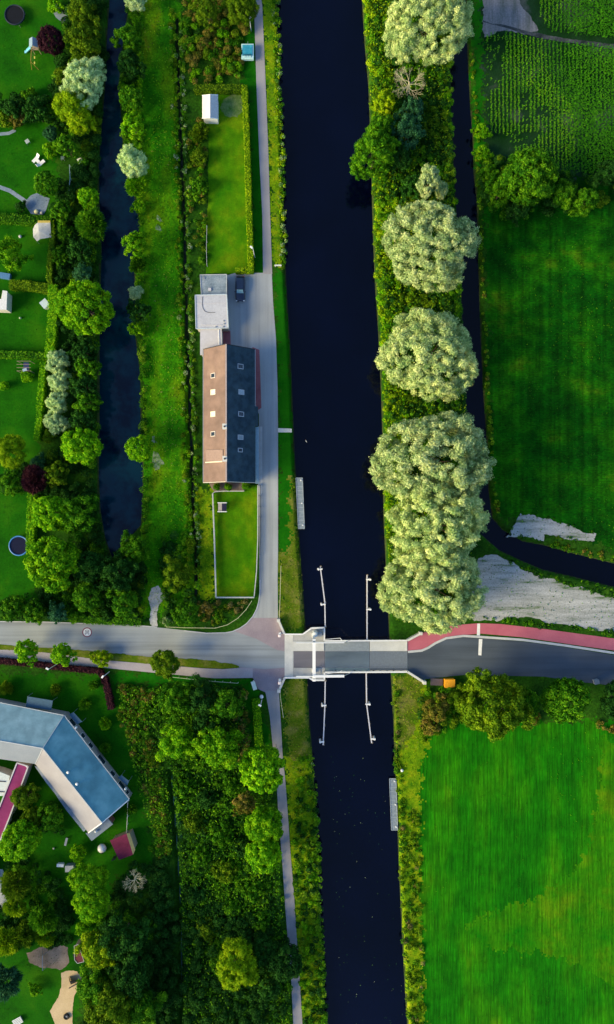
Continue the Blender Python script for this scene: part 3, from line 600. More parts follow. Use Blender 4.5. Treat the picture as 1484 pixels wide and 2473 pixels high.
# ------------------------------------------------------------------ long house
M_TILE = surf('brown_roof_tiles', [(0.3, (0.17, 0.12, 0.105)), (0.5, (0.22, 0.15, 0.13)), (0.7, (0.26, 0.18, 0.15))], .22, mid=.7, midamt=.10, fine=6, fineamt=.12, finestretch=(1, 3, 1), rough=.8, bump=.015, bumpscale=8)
M_TILESH = surf('shaded_roof_tiles', [(0.3, (0.025, 0.05, 0.075)), (0.7, (0.05, 0.085, 0.11))], .3, mid=.9, midamt=.2, fine=6, fineamt=.2, finestretch=(1, 3, 1), rough=.6, bump=.015, bumpscale=8)  # shaded copy of the roof tiles: the right slope's shade is in the colour
def wallpoly(mb, pts, z0, z1, mi=0): mb.prism([(p[0], p[1]) for p in pts], z0, z1, mi)
def house():
    zr, ze = 7.2, 3.2
    root = empty('house', P(547, 1005, 0), 'long house with brown tiled roof, shade painted into the right slope', 'house'); o = rel(root)
    def Q(x, y, z): return P(x, y, z)-o
    a, b, c = Q(492, 844, ze), Q(546.5, 836, zr), Q(616, 844, ze); d, e, f = Q(492, 1165, ze), Q(547, 1163, zr), Q(617, 1164, ze)
    b.y = a.y; e.y = d.y; c.y = a.y; f.y = d.y
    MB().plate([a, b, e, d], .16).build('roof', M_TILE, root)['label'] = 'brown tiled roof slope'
    b2 = b+Vector((.02, 0, 0)); e2 = e+Vector((.02, 0, 0))
    g1, g2 = Q(624, 982, ze-.45), Q(624, 1030, ze-.45)
    r2 = MB().plate([b2, c, f, e2], .16).build('roof', M_TILESH, root); r2['label'] = 'tiled roof slope with shade in its dark colour'
    cw = c+Vector((0, g1.y-c.y, 0)); fw = f+Vector((0, g2.y-f.y, 0))
    MB().plate([cw+Vector((.02, 0, -.02)), g1, g2, fw+Vector((.02, 0, -.02))], .12).build('porch_roof', M_TILESH, root)
    h1, h2 = Q(617.4, 1031, ze-.4), Q(617.4, 1168, ze-.4)
    MB().plate([h1, h1+Vector((.62, 0, -.15)), h2+Vector((.62, 0, -.15)), h2], .1).build('lean_to_roof', flat('pale_blue_sheet', (0.20, 0.31, 0.38), .4), root)
    mb = MB(); mb.prism([(a.x+.35, a.y-.12), (c.x-.35, c.y-.12), (f.x-.35, f.y+.12), (d.x+.35, d.y+.12)], 0, ze-.1)
    for y, s in ((a.y-.12, 1), (d.y+.12, -1)):
        mb.add([(a.x+.35, y, ze-.1), (c.x-.35, y, ze-.1), (b.x, y, zr-.3), (a.x+.35, y-s*.2, ze-.1), (c.x-.35, y-s*.2, ze-.1), (b.x, y-s*.2, zr-.3)], [(0, 1, 2), (5, 4, 3), (0, 3, 4, 1), (1, 4, 5, 2), (2, 5, 3, 0)])
    mb.build('wall', M_BRICKW, root)
    mb = MB(); mb.bar(b+Vector((0, .03, .09)), e+Vector((0, -.03, .09)), .24, .14); mb.build('ridge_cap', flat('ridge_tile', (0.42, 0.34, 0.33), .7), root)
    for x, yy0, yy1, nm in ((a.x-.07, a.y, d.y, 'gutter'), (c.x+.07, c.y, g1.y, 'gutter')):
        MB().bar((x, yy0, ze-.1), (x, yy1, ze-.1), .14, .12).build(nm, M_GREY, root)
    for y in (a.y+.05, d.y-.05):
        mb = MB(); mb.bar((a.x, y, ze), (b.x, y, zr), .1, .2); mb.bar((b.x, y, zr), (c.x, y, ze), .1, .2); mb.build('bargeboard', M_CREAM if y < 0 else M_DARK, root)
    # chimneys
    for x, y in ((543, 1030), (543.5, 1108)):
        p = Q(x, y, 8.0); mb = MB(); mb.box((p.x, p.y, 7.2), (.62, .85, 1.7)); ch = mb.build('chimney', flat('chimney_render', (0.62, 0.58, 0.54)), root)
        mb = MB(); mb.box((p.x, p.y, 8.10), (.78, 1.0, .10)); mb.build('cap', M_CONC, ch)
        mb = MB(); mb.cyl((p.x, p.y, 8.15), (p.x, p.y, 8.4), .17, .15, 12); mb.build('flue', M_DARK, ch)
    # skylights
    def sky_light(x, y, left, w, h, frame, glass):
        A, B = (a, b) if left else (c, b)
        # height on the slope where the view ray meets it
        z = 5.0
        for _ in range(12):
            q = Q(x, y, z); t = (q.x-A.x)/(B.x-A.x); z = ze+(zr-ze)*t
        p = Q(x, y, z); u = (B-A); u.y = 0; u.normalize(); n = Vector((-u.z, 0, u.x)) if left else Vector((u.z, 0, -u.x)); n = n if n.z > 0 else -n
        def r3(du, dv, hh): return p+u*du+Vector((0, dv, 0))+n*hh
        mb = MB()
        for (u0, u1, v0, v1) in ((-h, h, -w, -w+.11), (-h, h, w-.11, w), (-h, -h+.11, -w+.11, w-.11), (h-.11, h, -w+.11, w-.11)):
            q4 = [r3(u0, v0, .10), r3(u1, v0, .10), r3(u1, v1, .10), r3(u0, v1, .10)]; mb.plate(q4, .14)
        s = mb.build('skylight', frame, root)
        MB().plate([r3(-h+.1, -w+.1, .05), r3(h-.1, -w+.1, .05), r3(h-.1, w-.1, .05), r3(-h+.1, w-.1, .05)], .04).build('pane', glass, s)
    fr = flat('skylight_frame', (0.62, 0.56, 0.52), .5); fg = flat('skylight_frame_grey', (0.42, 0.46, 0.52), .5); blind = flat('pale_blind', (0.74, 0.68, 0.55), .6)
    sky_light(515.5, 907, True, .46, .58, fr, M_GLASS); sky_light(515.5, 947, True, .48, .66, blind, blind); sky_light(515.5, 1000, True, .48, .66, blind, blind); sky_light(515.5, 1048, True, .46, .6, fr, M_GLASS)
    sky_light(581, 885, False, .46, .62, fg, M_GLASS); sky_light(583, 947, False, .46, .62, fg, flat('bright_pane', (0.35, 0.42, 0.5), .2)); sky_light(582.5, 1000, False, .46, .62, fg, M_GLASS); sky_light(581, 1056, False, .44, .6, fg, flat('grey_pane', (0.25, 0.3, 0.35), .2)); sky_light(580.5, 1087, False, .38, .5, fg, M_GLASS)
    # flat dormer on the lower left slope
    def sl(x, y):
        z = 5.
        for _ in range(12):
            q = Q(x, y, z); z = ze+(zr-ze)*(q.x-a.x)/(b.x-a.x)
        return Q(x, y, z)
    q = [sl(497, 1086), sl(539, 1086), sl(539, 1114), sl(499, 1114)]; zt = q[1].z
    MB().plate([p+Vector((-.02, 0, .16)) for p in q], .12).build('roof_patch', flat('greyer_tiles', (0.27, 0.19, 0.17), .8), root)
    mb = MB(); mb.bar(sl(498, 1117)+Vector((-.05, 0, .1)), sl(539, 1114.5)+Vector((-.05, 0, .1)), .22, .22); mb.build('parapet', flat('parapet_cream', (0.62, 0.54, 0.44)), root)
    # doors and windows on the long walls (seen only from the side)
    for y in (880, 905, 930, 955, 1060, 1085, 1110, 1135):
        for x, s in ((c.x-.35, 1), (a.x+.35, -1)):
            yy = Q(0, y, 1.6).y; mb = MB(); mb.box((x+s*.03, yy, 1.6), (.08, 1.15, 1.25)); w = mb.build('window', M_WHITE, root)
            mb = MB(); mb.box((x+s*.08, yy, 1.6), (.03, .95, 1.05)); mb.build('pane', M_GLASS, w)
    yy = Q(0, 972, 1).y; mb = MB(); mb.box((c.x-.31, yy, 1.05), (.09, 1.0, 2.1)); dr = mb.build('door', flat('door_green', (0.03, 0.10, 0.07)), root)
    mb = MB(); mb.box((c.x-.23, yy+.35, 1.0), (.06, .05, .16)); mb.build('handle', M_GREY, dr)
house()

def flatroof(name, plan, z, roofmat, wallmat, label, rim=None, th=.18, inset=.12, rimw=.16):
    cx = sum(p[0] for p in plan)/len(plan); cy = sum(p[1] for p in plan)/len(plan)
    root = empty(name, P(cx, cy, 0), label, name.split('_')[-1]); o = rel(root)
    w = [P(x, y, z)-o for x, y in plan]
    MB().prism([(p.x, p.y) for p in w], z-th, z).build('roof', roofmat, root)
    c = Vector((sum(p.x for p in w)/len(w), sum(p.y for p in w)/len(w), 0)); ins = [(p.x+(c.x-p.x)/max((c-Vector((p.x, p.y, 0))).length, .1)*inset*1.4, p.y+(c.y-p.y)/max((c-Vector((p.x, p.y, 0))).length, .1)*inset*1.4) for p in w]
    MB().prism(ins, 0, z-th).build('wall', wallmat, root)
    if rim:
        mb = MB()
        for i in range(len(w)):
            a, b = w[i], w[(i+1) % len(w)]; mb.bar(Vector((a.x, a.y, z+.04)), Vector((b.x, b.y, z+.04)), rimw, .12)
        mb.build('roof_edge', rim, root)
    return root, o
M_FELT = surf('blue_grey_roof_felt', [(0.3, (0.16, 0.21, 0.26)), (0.5, (0.25, 0.31, 0.36)), (0.7, (0.34, 0.38, 0.42))], .5, fine=4, fineamt=.18)
M_PALER = surf('pale_grey_roofing', [(0.3, (0.44, 0.45, 0.50)), (0.7, (0.55, 0.56, 0.60))], .35, fine=3, fineamt=.10)
M_PALER2 = surf('cream_grey_roofing', [(0.3, (0.50, 0.49, 0.52)), (0.7, (0.58, 0.57, 0.60))], .4, fine=3, fineamt=.06)
r, o = flatroof('open_shed', [(484, 664), (548, 663), (548, 713), (487, 713)], 2.5, M_FELT, M_WOOD, 'low blue grey felt roofed shed above the pale garage', M_KERB, rimw=.1)
p = P(507, 699, 2.6)-o; mb = MB(); mb.box((p.x, p.y, 2.6), (.55, .55, .18)); mb.build('hatch', M_PALER2, r)
p = P(486, 671, 2.6)-o; mb = MB(); mb.box((p.x+.5, p.y, 2.55), (.4, .4, .15)); mb.build('vent', M_GREY, r)
r, o = flatroof('garage', [(472, 713), (548, 711), (552, 792), (474, 794)], 3.0, M_PALER, M_CREAM, 'largest pale grey flat roofed garage', flat('light_blue_edge', (0.50, 0.58, 0.64)), rimw=.14)
mb = MB(); pts = [P(490, 716, 3.03)-o, P(489, 735, 3.03)-o, P(491, 745, 3.03)-o, P(496, 752, 3.03)-o, P(503, 754.5, 3.03)-o, P(520, 754.5, 3.03)-o]
for a_, b_ in zip(pts[:-1], pts[1:]): mb.cyl(a_, b_, .035, n=6)
mb.build('roof_cable', M_DARK, r)
mb = MB(); a_ = P(474, 733, 3.01)-o; b_ = P(549, 731, 3.01)-o; mb.bar(a_, b_, .07, .05); mb.build('roof_seam', M_PALER2, r); mb = MB(); a_ = P(488, 784, 3.02)-o; b_ = P(536, 785, 3.02)-o; mb.bar(a_, b_, .16, .1); mb.build('roof_seam', M_PALER2, r)
for x, y in ((541, 775), (542, 782), (540, 789), (522, 789)):
    p = P(x, y, 3.05)-o; mb = MB(); mb.box((p.x, p.y, 3.06), (.22, .22, .14)); mb.build('roof_vent', M_GREY, r)
r, o = flatroof('annex', [(484, 795), (536, 793), (537, 834), (493, 844), (493, 857), (484, 857)], 2.8, M_PALER2, M_CREAM, 'narrow cream grey annex between garage and house', None)
mb = MB(); mb.bar(P(529, 796, 2.84)-o, P(530, 836, 2.84)-o, .14, .1); mb.build('roof_seam', M_WHITE, r)

# white gable shed on the rear lawn
def gable(name, pl, pr, z0, z1, axis_pts, mats, label, cat, wall, over=.0):
    """axis_pts: plan ridge ends; pl, pr: plan eave ends on either side (same order)"""
    cx = (axis_pts[0][0]+axis_pts[1][0])/2; cy = (axis_pts[0][1]+axis_pts[1][1])/2
    root = empty(name, P(cx, cy, 0), label, cat); o = rel(root)
    R = [P(*p, z1)-o for p in axis_pts]; A = [P(*p, z0)-o for p in pl]; B = [P(*p, z0)-o for p in pr]
    MB().plate([A[0], R[0], R[1], A[1]], .1).build('roof', mats[0], root)
    MB().plate([B[0]+Vector((0, 0, -.005)), R[0]+Vector((0, 0, -.005)), R[1]+Vector((0, 0, -.005)), B[1]+Vector((0, 0, -.005))], .1).build('roof', mats[1], root)
    mid = (R[0]+R[1])/2
    def ins(p, k=.90): return Vector((mid.x+(p.x-mid.x)*k, mid.y+(p.y-mid.y)*k, p.z))
    a0, a1, b0, b1 = [ins(p) for p in (A[0], A[1], B[0], B[1])]; r0, r1 = ins(R[0]), ins(R[1])
    z = z0-.12; mb = MB()
    vs = [(a0.x, a0.y, 0), (b0.x, b0.y, 0), (b1.x, b1.y, 0), (a1.x, a1.y, 0), (a0.x, a0.y, z), (b0.x, b0.y, z), (b1.x, b1.y, z), (a1.x, a1.y, z), (r0.x, r0.y, z1-.2), (r1.x, r1.y, z1-.2)]
    mb.add(vs, [(0, 1, 5, 8, 4), (2, 3, 7, 9, 6), (1, 2, 6, 5), (3, 0, 4, 7), (4, 8, 9, 7), (8, 5, 6, 9)]); mb.build('wall', wall, root)
    return root, o, (A, B, R)
M_SHED = surf('white_shed_roof', [(0.3, (0.58, 0.58, 0.60)), (0.7, (0.70, 0.69, 0.70))], .6, fine=5, fineamt=.08, finestretch=(1, 8, 1))
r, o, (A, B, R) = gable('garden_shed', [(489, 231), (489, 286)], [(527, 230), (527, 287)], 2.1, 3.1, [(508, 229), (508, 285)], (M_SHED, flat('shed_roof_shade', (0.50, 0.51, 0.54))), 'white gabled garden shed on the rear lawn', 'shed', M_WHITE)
mb = MB(); mb.bar(A[1]+Vector((0, .02, .05)), R[1]+Vector((0, .02, .05)), .14, .1); mb.bar(R[1]+Vector((0, .02, .05)), B[1]+Vector((0, .02, .05)), .14, .1); mb.build('bargeboard', M_WHITE, r); mb = MB(); mb.bar(A[0]+Vector((0, 0, .05)), R[0]+Vector((0, 0, .05)), .14, .1); mb.bar(R[0]+Vector((0, 0, .05)), B[0]+Vector((0, 0, .05)), .14, .1); mb.build('bargeboard', M_WHITE, r)
p = P(508, 289, 1)-o; mb = MB(); mb.box((p.x, p.y+.2, 1.0), (.9, .08, 2.0)); d = mb.build('door', flat('door_grey', (0.4, 0.42, 0.44)), r); mb = MB(); mb.box((p.x+.3, p.y+.14, 1.0), (.04, .06, .16)); mb.build('handle', M_DARK, d)

# ------------------------------------------------------------------ school with two wings
M_SHADEB = surf('shade_blue_metal_roof', [(0.3, (0.09, 0.24, 0.30)), (0.5, (0.115, 0.29, 0.35)), (0.7, (0.15, 0.33, 0.39))], .25, mid=.5, midamt=.09, fine=5, fineamt=.08, finestretch=(.5, 4, 1), rough=.55)  # grey metal roof with the blue shade of the angled wing's slope painted in
M_SHADEG = surf('shade_grey_metal_roof', [(0.3, (0.20, 0.34, 0.38)), (0.7, (0.28, 0.42, 0.46))], .3, mid=.6, midamt=.1, fine=5, fineamt=.12, finestretch=(.4, 5, 1), rough=.55)  # same for the west wing: slope shade mixed into the grey as blue
M_CRR = surf('cream_grey_metal_roof', [(0.3, (0.26, 0.255, 0.29)), (0.7, (0.33, 0.325, 0.36))], .2, fine=5, fineamt=.05, rough=.6)
M_CRW = surf('grey_west_metal_roof', [(0.3, (0.21, 0.245, 0.30)), (0.7, (0.27, 0.30, 0.35))], .2, fine=5, fineamt=.06, rough=.6)
M_MAG = surf('magenta_roof', [(0.3, (0.20, 0.028, 0.11)), (0.7, (0.27, 0.04, 0.15))], .5, fine=6, fineamt=.10, rough=.6)
def school():
    ze, zr = 3.3, 6.0
    root = empty('school_building', P(180, 1850, 0), 'angled low school building with grey roofs, blue painted on the shaded slopes', 'building'); o = rel(root)
    def Q(x, y, z): return P(x, y, z)-o
    N0, N1 = Q(-120, 1674, ze), Q(154, 1729, ze); R0, R1 = Q(-120, 1768, zr), Q(104, 1807, zr); S0, S1 = Q(-120, 1816, ze), Q(86, 1845, ze)
    MB().plate([N0, N1, R1, R0], .15).build('roof', M_SHADEG, root)['label'] = 'grey roof slope of the west wing with blue shade painted in'
    MB().plate([S0, S1, R1, R0], .15).build('roof', M_CRW, root)['label'] = 'grey roof slope of the west wing'
    E1 = Q(312, 1931, ze); R2 = Q(247, 1987, zr); W2 = Q(214, 2011, ze)
    MB().plate([N1, E1, R2, R1], .15).build('roof', M_SHADEB, root)['label'] = 'grey roof slope of the angled wing with blue shade painted in'
    MB().plate([S1, W2, R2, R1], .15).build('roof', M_CRR, root)['label'] = 'cream grey roof slope of the angled wing'
    mb = MB(); mb.bar(R0+Vector((0, 0, .06)), R1+Vector((0, 0, .06)), .14, .1); mb.bar(R1+Vector((0, 0, .06)), R2+Vector((0, 0, .06)), .14, .1)
    mb.bar(N1+Vector((0, 0, .06)), R1+Vector((0, 0, .06)), .1, .08); mb.bar(S1+Vector((0, 0, .06)), R1+Vector((0, 0, .06)), .1, .08); mb.build('ridge_cap', M_KERB, root)
    mb = MB(); mb.bar(E1+Vector((0, 0, .05)), R2+Vector((0, 0, .05)), .16, .14); mb.bar(R2+Vector((0, 0, .05)), W2+Vector((0, 0, .05)), .16, .14); mb.build('bargeboard', M_WHITE, root)
    # walls
    def inn(p, q, k): return p+(q-p)*k
    mb = MB()
    def body(a, b, c, d):
        w = [inn(a, d, .02), inn(b, c, .02), inn(c, b, .04), inn(d, a, .04)]; mb.prism([(p.x, p.y) for p in w], 0, ze-.2)
    body(N0, N1, S1, S0); body(N1, E1, W2, S1)
    c0, c1, c2 = inn(E1, W2, .02), inn(W2, E1, .04), R2
    iv = (R1-R2).normalized()*.3
    mb.add([(c0.x, c0.y, ze-.2), (c1.x, c1.y, ze-.2), (c2.x, c2.y, zr-.3), (c0.x+iv.x, c0.y+iv.y, ze-.2), (c1.x+iv.x, c1.y+iv.y, ze-.2), (c2.x+iv.x, c2.y+iv.y, zr-.3)], [(0, 1, 2), (5, 4, 3), (0, 3, 4, 1), (1, 4, 5, 2), (2, 5, 3, 0)])
    mb.build('wall', flat('taupe_wall', (0.34, 0.30, 0.29), .85), root)
    A = [Q(160, 1722, 2.9), Q(178, 1734, 2.9), Q(320, 1920, 2.9), Q(313, 1929, 2.9), Q(170, 1744, 2.9), Q(154, 1731, 2.9)]
    B_ = [Q(164, 1726, 2.9), Q(175, 1735, 2.9), Q(316, 1920, 2.9), Q(311, 1927, 2.9), Q(170, 1741, 2.9)]
    A[1] = inn(N1, S1, .02); A[2] = inn(E1, W2, .02)
    d = (A[2]-A[1]); d.z = 0; L = d.length; d.normalize(); rz = math.atan2(d.y, d.x); nrm = Vector((-d.y, d.x, 0))
    for t, w in ((.10, 1.6), (.26, 1.0), (.38, 1.1), (.55, 2.0), (.72, 1.2), (.87, 2.0), (.95, .7)):
        c = A[1]+d*L*t+nrm*.0; mb = MB(); mb.box((c.x, c.y, 1.6), (w, .1, 1.5), rz); f = mb.build('window', M_WHITE, root)
        mb = MB(); mb.box((c.x, c.y, 1.6), (w-.16, .14, 1.34), rz); mb.build('pane', M_GLASS, f)
    # pale eave gutter between slope and side strip
    mb = MB(); mb.bar(N1+Vector((.1, .08, -.08)), E1+Vector((.08, .04, -.08)), .14, .12); mb.bar(N0+Vector((0, .08, -.08)), N1+Vector((0, .08, -.08)), .14, .12); mb.build('gutter', M_KERB, root)
    # flat low roof at the south end
    F_ = [Q(207, 2004, 2.7), Q(214, 2012, 2.7), Q(262, 1978, 2.7), Q(264, 1984, 2.7), Q(273, 1991, 2.7), Q(222, 2031, 2.7)]
    F_ = [Q(213, 2013, 2.7), Q(247, 1989, 2.7), Q(262, 1978, 2.7), Q(273, 1991, 2.7), Q(222, 2031, 2.7), Q(207, 2012, 2.7)]
    MB().prism([(p.x, p.y) for p in F_], 2.45, 2.7).build('end_roof', flat('end_roof_grey', (0.17, 0.22, 0.28), .7), root)
    ce = sum(F_, Vector())/6; MB().prism([(p.x+(ce.x-p.x)*.1, p.y+(ce.y-p.y)*.1) for p in F_], 0, 2.45).build('end_wall', M_BRICKW, root)
    for x, y in ((232, 2008), (303.5, 1905), (184, 1757)):
        p = Q(x, y, 3.0); mb = MB(); mb.cyl((p.x, p.y, 2.7), (p.x, p.y, 3.1), .2, .2, 12); mb.ball((p.x, p.y, 3.1), .2, 10); mb.build('roof_lamp', M_WHITE, root)
    # annex strip on the south-west side
    G_ = [Q(84, 1850, 2.6), Q(92, 1852, 2.6), Q(208, 2003, 2.6), Q(203, 2009, 2.6), Q(160, 1956, 2.6), Q(132, 1915, 2.6), Q(112, 1890, 2.6)]
    MB().prism([(p.x, p.y) for p in G_], 2.42, 2.6).build('side_roof', M_FELT, root)
    MB().prism([(p.x*1+.15, p.y+.1) for p in G_], 0, 2.42).build('side_wall', M_BRICKW, root)
    for x, y in ((166, 1864), (187.5, 1892)):
        t = (P(x, y, 5.7)-o); mb = MB(); mb.cyl((t.x, t.y, 5.0), (t.x, t.y, 6.0), .2, .2, 14); v = mb.build('roof_vent', M_GREY, root)
        mb = MB(); mb.ball((t.x, t.y, 6.05), .26, 12, sq=(1, 1, .6)); mb.build('cap', M_WHITE, v)
    for q in ([(63, 1707), (67, 1682), (128, 1692), (124, 1715)], [(167, 1726), (178, 1720), (199, 1743), (187, 1749)], [(285, 1878), (294, 1872), (312, 1886), (308, 1897)]):
        w = [Q(x, y, 2.5) for x, y in q]; a = MB().plate(w, .08).build('awning', flat('awning_blue', (0.045, 0.11, 0.17), .5), root)
        [MB().cyl((p.x, p.y, 0), (p.x, p.y, 2.42), .04, n=6).build('post', M_GREY, a) for p in w[1:3]]
school()
# magenta roofed corridor
root = empty('covered_corridor', P(30, 1920, 0), 'covered corridor with a magenta roof joined to the school', 'corridor'); o = rel(root)
w = [P(x, y, 3.0)-o for x, y in ((42, 1842), (69, 1850.6), (22, 1978), (-60, 2180), (-92, 2168), (0, 1948))]
MB().prism([(p.x, p.y) for p in w], 2.8, 3.0).build('roof', M_MAG, root)
MB().prism([(p.x*.97, p.y*.97) for p in w], 0, 2.8).build('wall', M_CREAM, root)
mb = MB()
for i in (0, 1, 2, 4, 5): mb.bar(Vector((w[i].x, w[i].y, 3.05)), Vector((w[(i+1) % 6].x, w[(i+1) % 6].y, 3.05)), .22, .16)
mb.build('roof_edge', M_PALER2, root)
MB().plate([P(54, 1844, 3.06)-o, P(69, 1850, 3.06)-o, P(68, 1856, 3.06)-o], .02).build('flashing', M_WHITE, root)
# pale pergola roof at the left edge
r, o = flatroof('glass_canopy', [(-60, 1850), (0, 1864), (24, 1874), (22, 1888), (8, 1922), (-60, 1925)], 2.7, flat('white_canopy', (0.55, 0.62, 0.62), .4), M_CREAM, 'white canopy roof left of the magenta corridor', None)
for y in (1884, 1909):
    mb = MB(); mb.bar(P(-50, y, 2.76)-o, P(14, y+4, 2.76)-o, .12, .1); mb.build('beam', M_DARK, r)
# red huts
r, o, (A, B, R) = gable('playground_hut', [(266, 2030), (288, 2077)], [(314, 2012), (327, 2052)], 2.3, 2.8, [(306, 2013), (322, 2064)], (surf('plum_roof', [(0.3, (0.09, 0.015, 0.04)), (0.7, (0.15, 0.025, 0.065))], .5, fine=6, fineamt=.1), flat('orange_roof', (0.80, 0.48, 0.16), .7)), 'plum roofed playground hut with an orange side', 'hut', M_WOOD)
p = P(285, 2060, .9)-o; mb = MB(); mb.box((p.x-.6, p.y-.9, .9), (.8, .08, 1.8), .4); mb.build('door', M_DARK, r)
r, o = flatroof('tool_hut', [(180, 2284), (190, 2280), (204, 2322), (188, 2326), (181, 2318)], 2.3, flat('dark_red_roof', (0.13, 0.02, 0.035), .7), M_WOOD, 'small dark red roofed hut half under the trees', M_KERB, rimw=.08)
p = P(180, 2300, 1)-o; mb = MB(); mb.box((p.x+.1, p.y, .95), (.06, .8, 1.9)); mb.build('door', M_DARK, r)

# ------------------------------------------------------------------ drawbridge
def bridge():
    root = empty('drawbridge', P(780, 1590, 0), 'white framed drawbridge carrying the road over the canal', 'bridge'); o = rel(root)
    def Q(x, y, z): return P(x, y, z)-o
    def pr(name, plan, z0, z1, mat, parent=root): return MB().prism([tuple(Q(x, y, z1)[:2]) for x, y in plan], z0, z1).build(name, mat, parent)
    d1 = pr('abutment_deck', [(688, 1531), (732, 1531), (753, 1516), (785, 1515), (785, 1644), (757, 1644), (746, 1637), (688, 1637)], -2.6, .02, M_CONC2)
    pr('threshold', [(688, 1534), (708, 1534), (708, 1635), (688, 1635)], .02, .05, M_CONC, d1)
    pr('sidewalk', [(708, 1549), (783, 1549), (783, 1572), (708, 1572)], .02, .14, M_CONC, d1)
    pr('sidewalk', [(711, 1613), (775, 1613), (775, 1632), (711, 1632)], .02, .14, M_CONC2, d1)
    pr('roadway', [(710, 1573), (784.5, 1573), (784.5, 1612.5), (710, 1612.5)], .02, .06, M_DECK, d1)
    lf = pr('bascule_leaf', [(785.5, 1549), (893, 1549), (893, 1622), (785.5, 1622)], -.35, .03, M_GREY)
    pr('sidewalk', [(786, 1550.5), (893, 1550.5), (893, 1572), (786, 1572)], .03, .12, flat('leaf_sidewalk', (0.25, 0.29, 0.32), .8), lf)
    pr('roadway', [(786, 1573.5), (892.5, 1573.5), (892.5, 1611.5), (786, 1611.5)], .03, .07, M_LEAF, lf)
    pr('edge_strip', [(786, 1613), (893, 1613), (893, 1621), (786, 1621)], .03, .10, flat('leaf_edge', (0.16, 0.22, 0.24), .8), lf)
    fx = pr('fixed_span', [(893.6, 1548), (985, 1548), (985, 1623), (893.6, 1623)], -.6, .02, M_CONC2)
    pr('sidewalk', [(894, 1549), (984, 1549), (984, 1572), (894, 1572)], .02, .14, M_CONC, fx)
    pr('roadway', [(894, 1573), (984.5, 1573), (984.5, 1612.5), (894, 1612.5)], .02, .06, flat('span_asphalt', (0.15, 0.18, 0.22), .8), fx)
    pr('edge_strip', [(894, 1614), (984, 1614), (984, 1619), (894, 1619)], .02, .12, flat('span_edge', (0.12, 0.14, 0.16), .8), fx)
    pr('abutment', [(948, 1545), (986, 1545), (986, 1626), (948, 1626)], -2.6, -.61, M_CONC2)
    # parapets
    def para(pts, w=.26, h=1.0):
        mb = MB()
        for a, b in zip(pts[:-1], pts[1:]):
            A, B = Q(*a, h), Q(*b, h); mb.bar((A.x, A.y, h-.08), (B.x, B.y, h-.08), w, .14)
            L = (B-A).length; n = max(2, int(L/1.2)+1)
            for i in range(n):
                p = A+(B-A)*i/(n-1); mb.box((p.x, p.y, (h-.14)/2), (.1, .1, h-.16))
            mb.bar((A.x, A.y, h*.45), (B.x, B.y, h*.45), .05, .05)
        return mb.build('parapet', M_WHITE, root)
    para([(688, 1532), (732, 1532), (753, 1517), (784, 1516), (784, 1548), (984, 1547)]); para([(688, 1637), (746, 1637), (757, 1643), (784, 1643), (784, 1624), (984, 1623)])
    def wing(a, b, w=.38):
        A, B = Q(*a, 1.0), Q(*b, 1.0); mb = MB(); mb.bar((A.x, A.y, .35), (B.x, B.y, .35), w, 1.3); mb.box((B.x, B.y, .45), (w*1.5, w*1.5, 1.5)); return mb.build('wing_wall', M_CONC, root)
    wing((687, 1531), (673, 1499)); wing((688, 1638), (674, 1669)); wing((985, 1623), (1026, 1649)); wing((985, 1547), (1017, 1530))
    # portal
    zt = 7.0; n_, s_ = Q(759, 1541, 0), Q(759, 1638, 0); n_ = Vector((Q(759, 1549, 7).x, Q(759, 1549, 7).y, 0)); s_ = Vector((Q(759, 1639, 7).x, Q(759, 1639, 7).y, 0))
    for p in (n_, s_):
        mb = MB(); mb.box((p.x, p.y, zt/2-.2), (.5, .5, zt-.4), taper=.8); t = mb.build('tower', M_WHITE, root)
        mb = MB(); mb.box((p.x, p.y, .3), (.8, .8, .6)); mb.build('footing', M_CONC, t)
        mb = MB(); mb.cyl((p.x-.2, p.y, zt-.1), (p.x+.2, p.y, zt-.1), .32, n=16); mb.build('bearing', M_GREY, t)
    mb = MB(); mb.box(((n_.x+s_.x)/2, (n_.y+s_.y)/2, zt-.05), (.55, abs(n_.y-s_.y)+.9, .5)); mb.build('crossbeam', M_WHITE, root)
    # balance arms with hangers and counterweight
    for y in (1552, 1633):
        a, b = Q(716, y, 7.3), Q(832, y, 7.3); a.y = b.y; mb = MB()
        mb.bar((Q(757, y, 7.3).x, a.y, 7.35), (b.x, b.y, 7.1), .16 if y < 1600 else .42, .42); mb.bar((a.x, a.y, 7.35), (Q(757, y, 7.3).x, a.y, 7.35), .12, .3)
        arm = mb.build('balance_arm', M_WHITE, root)
        e = Q(846, 1626 if y > 1600 else 1546, .6); mb = MB(); mb.cyl((b.x-.1, b.y, 7.0), (e.x, e.y, .6), .05, n=8); mb.build('hanger', M_WHITE, arm)
        q0 = Q(786, 1628 if y > 1600 else 1544, 1.1); q1 = Q(822, 1622 if y > 1600 else 1541, 1.1); mb = MB(); mb.cyl(q0, q1, .06, n=6); mb.cyl(q1, Q(826, 1620 if y > 1600 else 1546, 1.1), .06, n=6); mb.build('brace', M_WHITE, arm)
    mb = MB(); p = Q(762, 1533, 2.6); mb.cyl((p.x, p.y, 0), (p.x, p.y, 2.3), .5, .5, 14); mb.ball((p.x, p.y, 2.3), .5, 14, sq=(1, 1, .5)); c = mb.build('control_cabin', flat('cabin_white', (0.66, 0.70, 0.70)), root)
    mb = MB(); mb.box((p.x+.9, p.y-.2, .5), (.7, .9, 1.0)); mb.build('cabinet', M_GREY, c)
    for x in (811, 857, 903, 950):
        p = Q(x, 1624, 0); mb = MB(); mb.box((p.x, p.y+.4, .12), (.2, .2, .1)); mb.build('drain', M_DARK, root)
bridge()
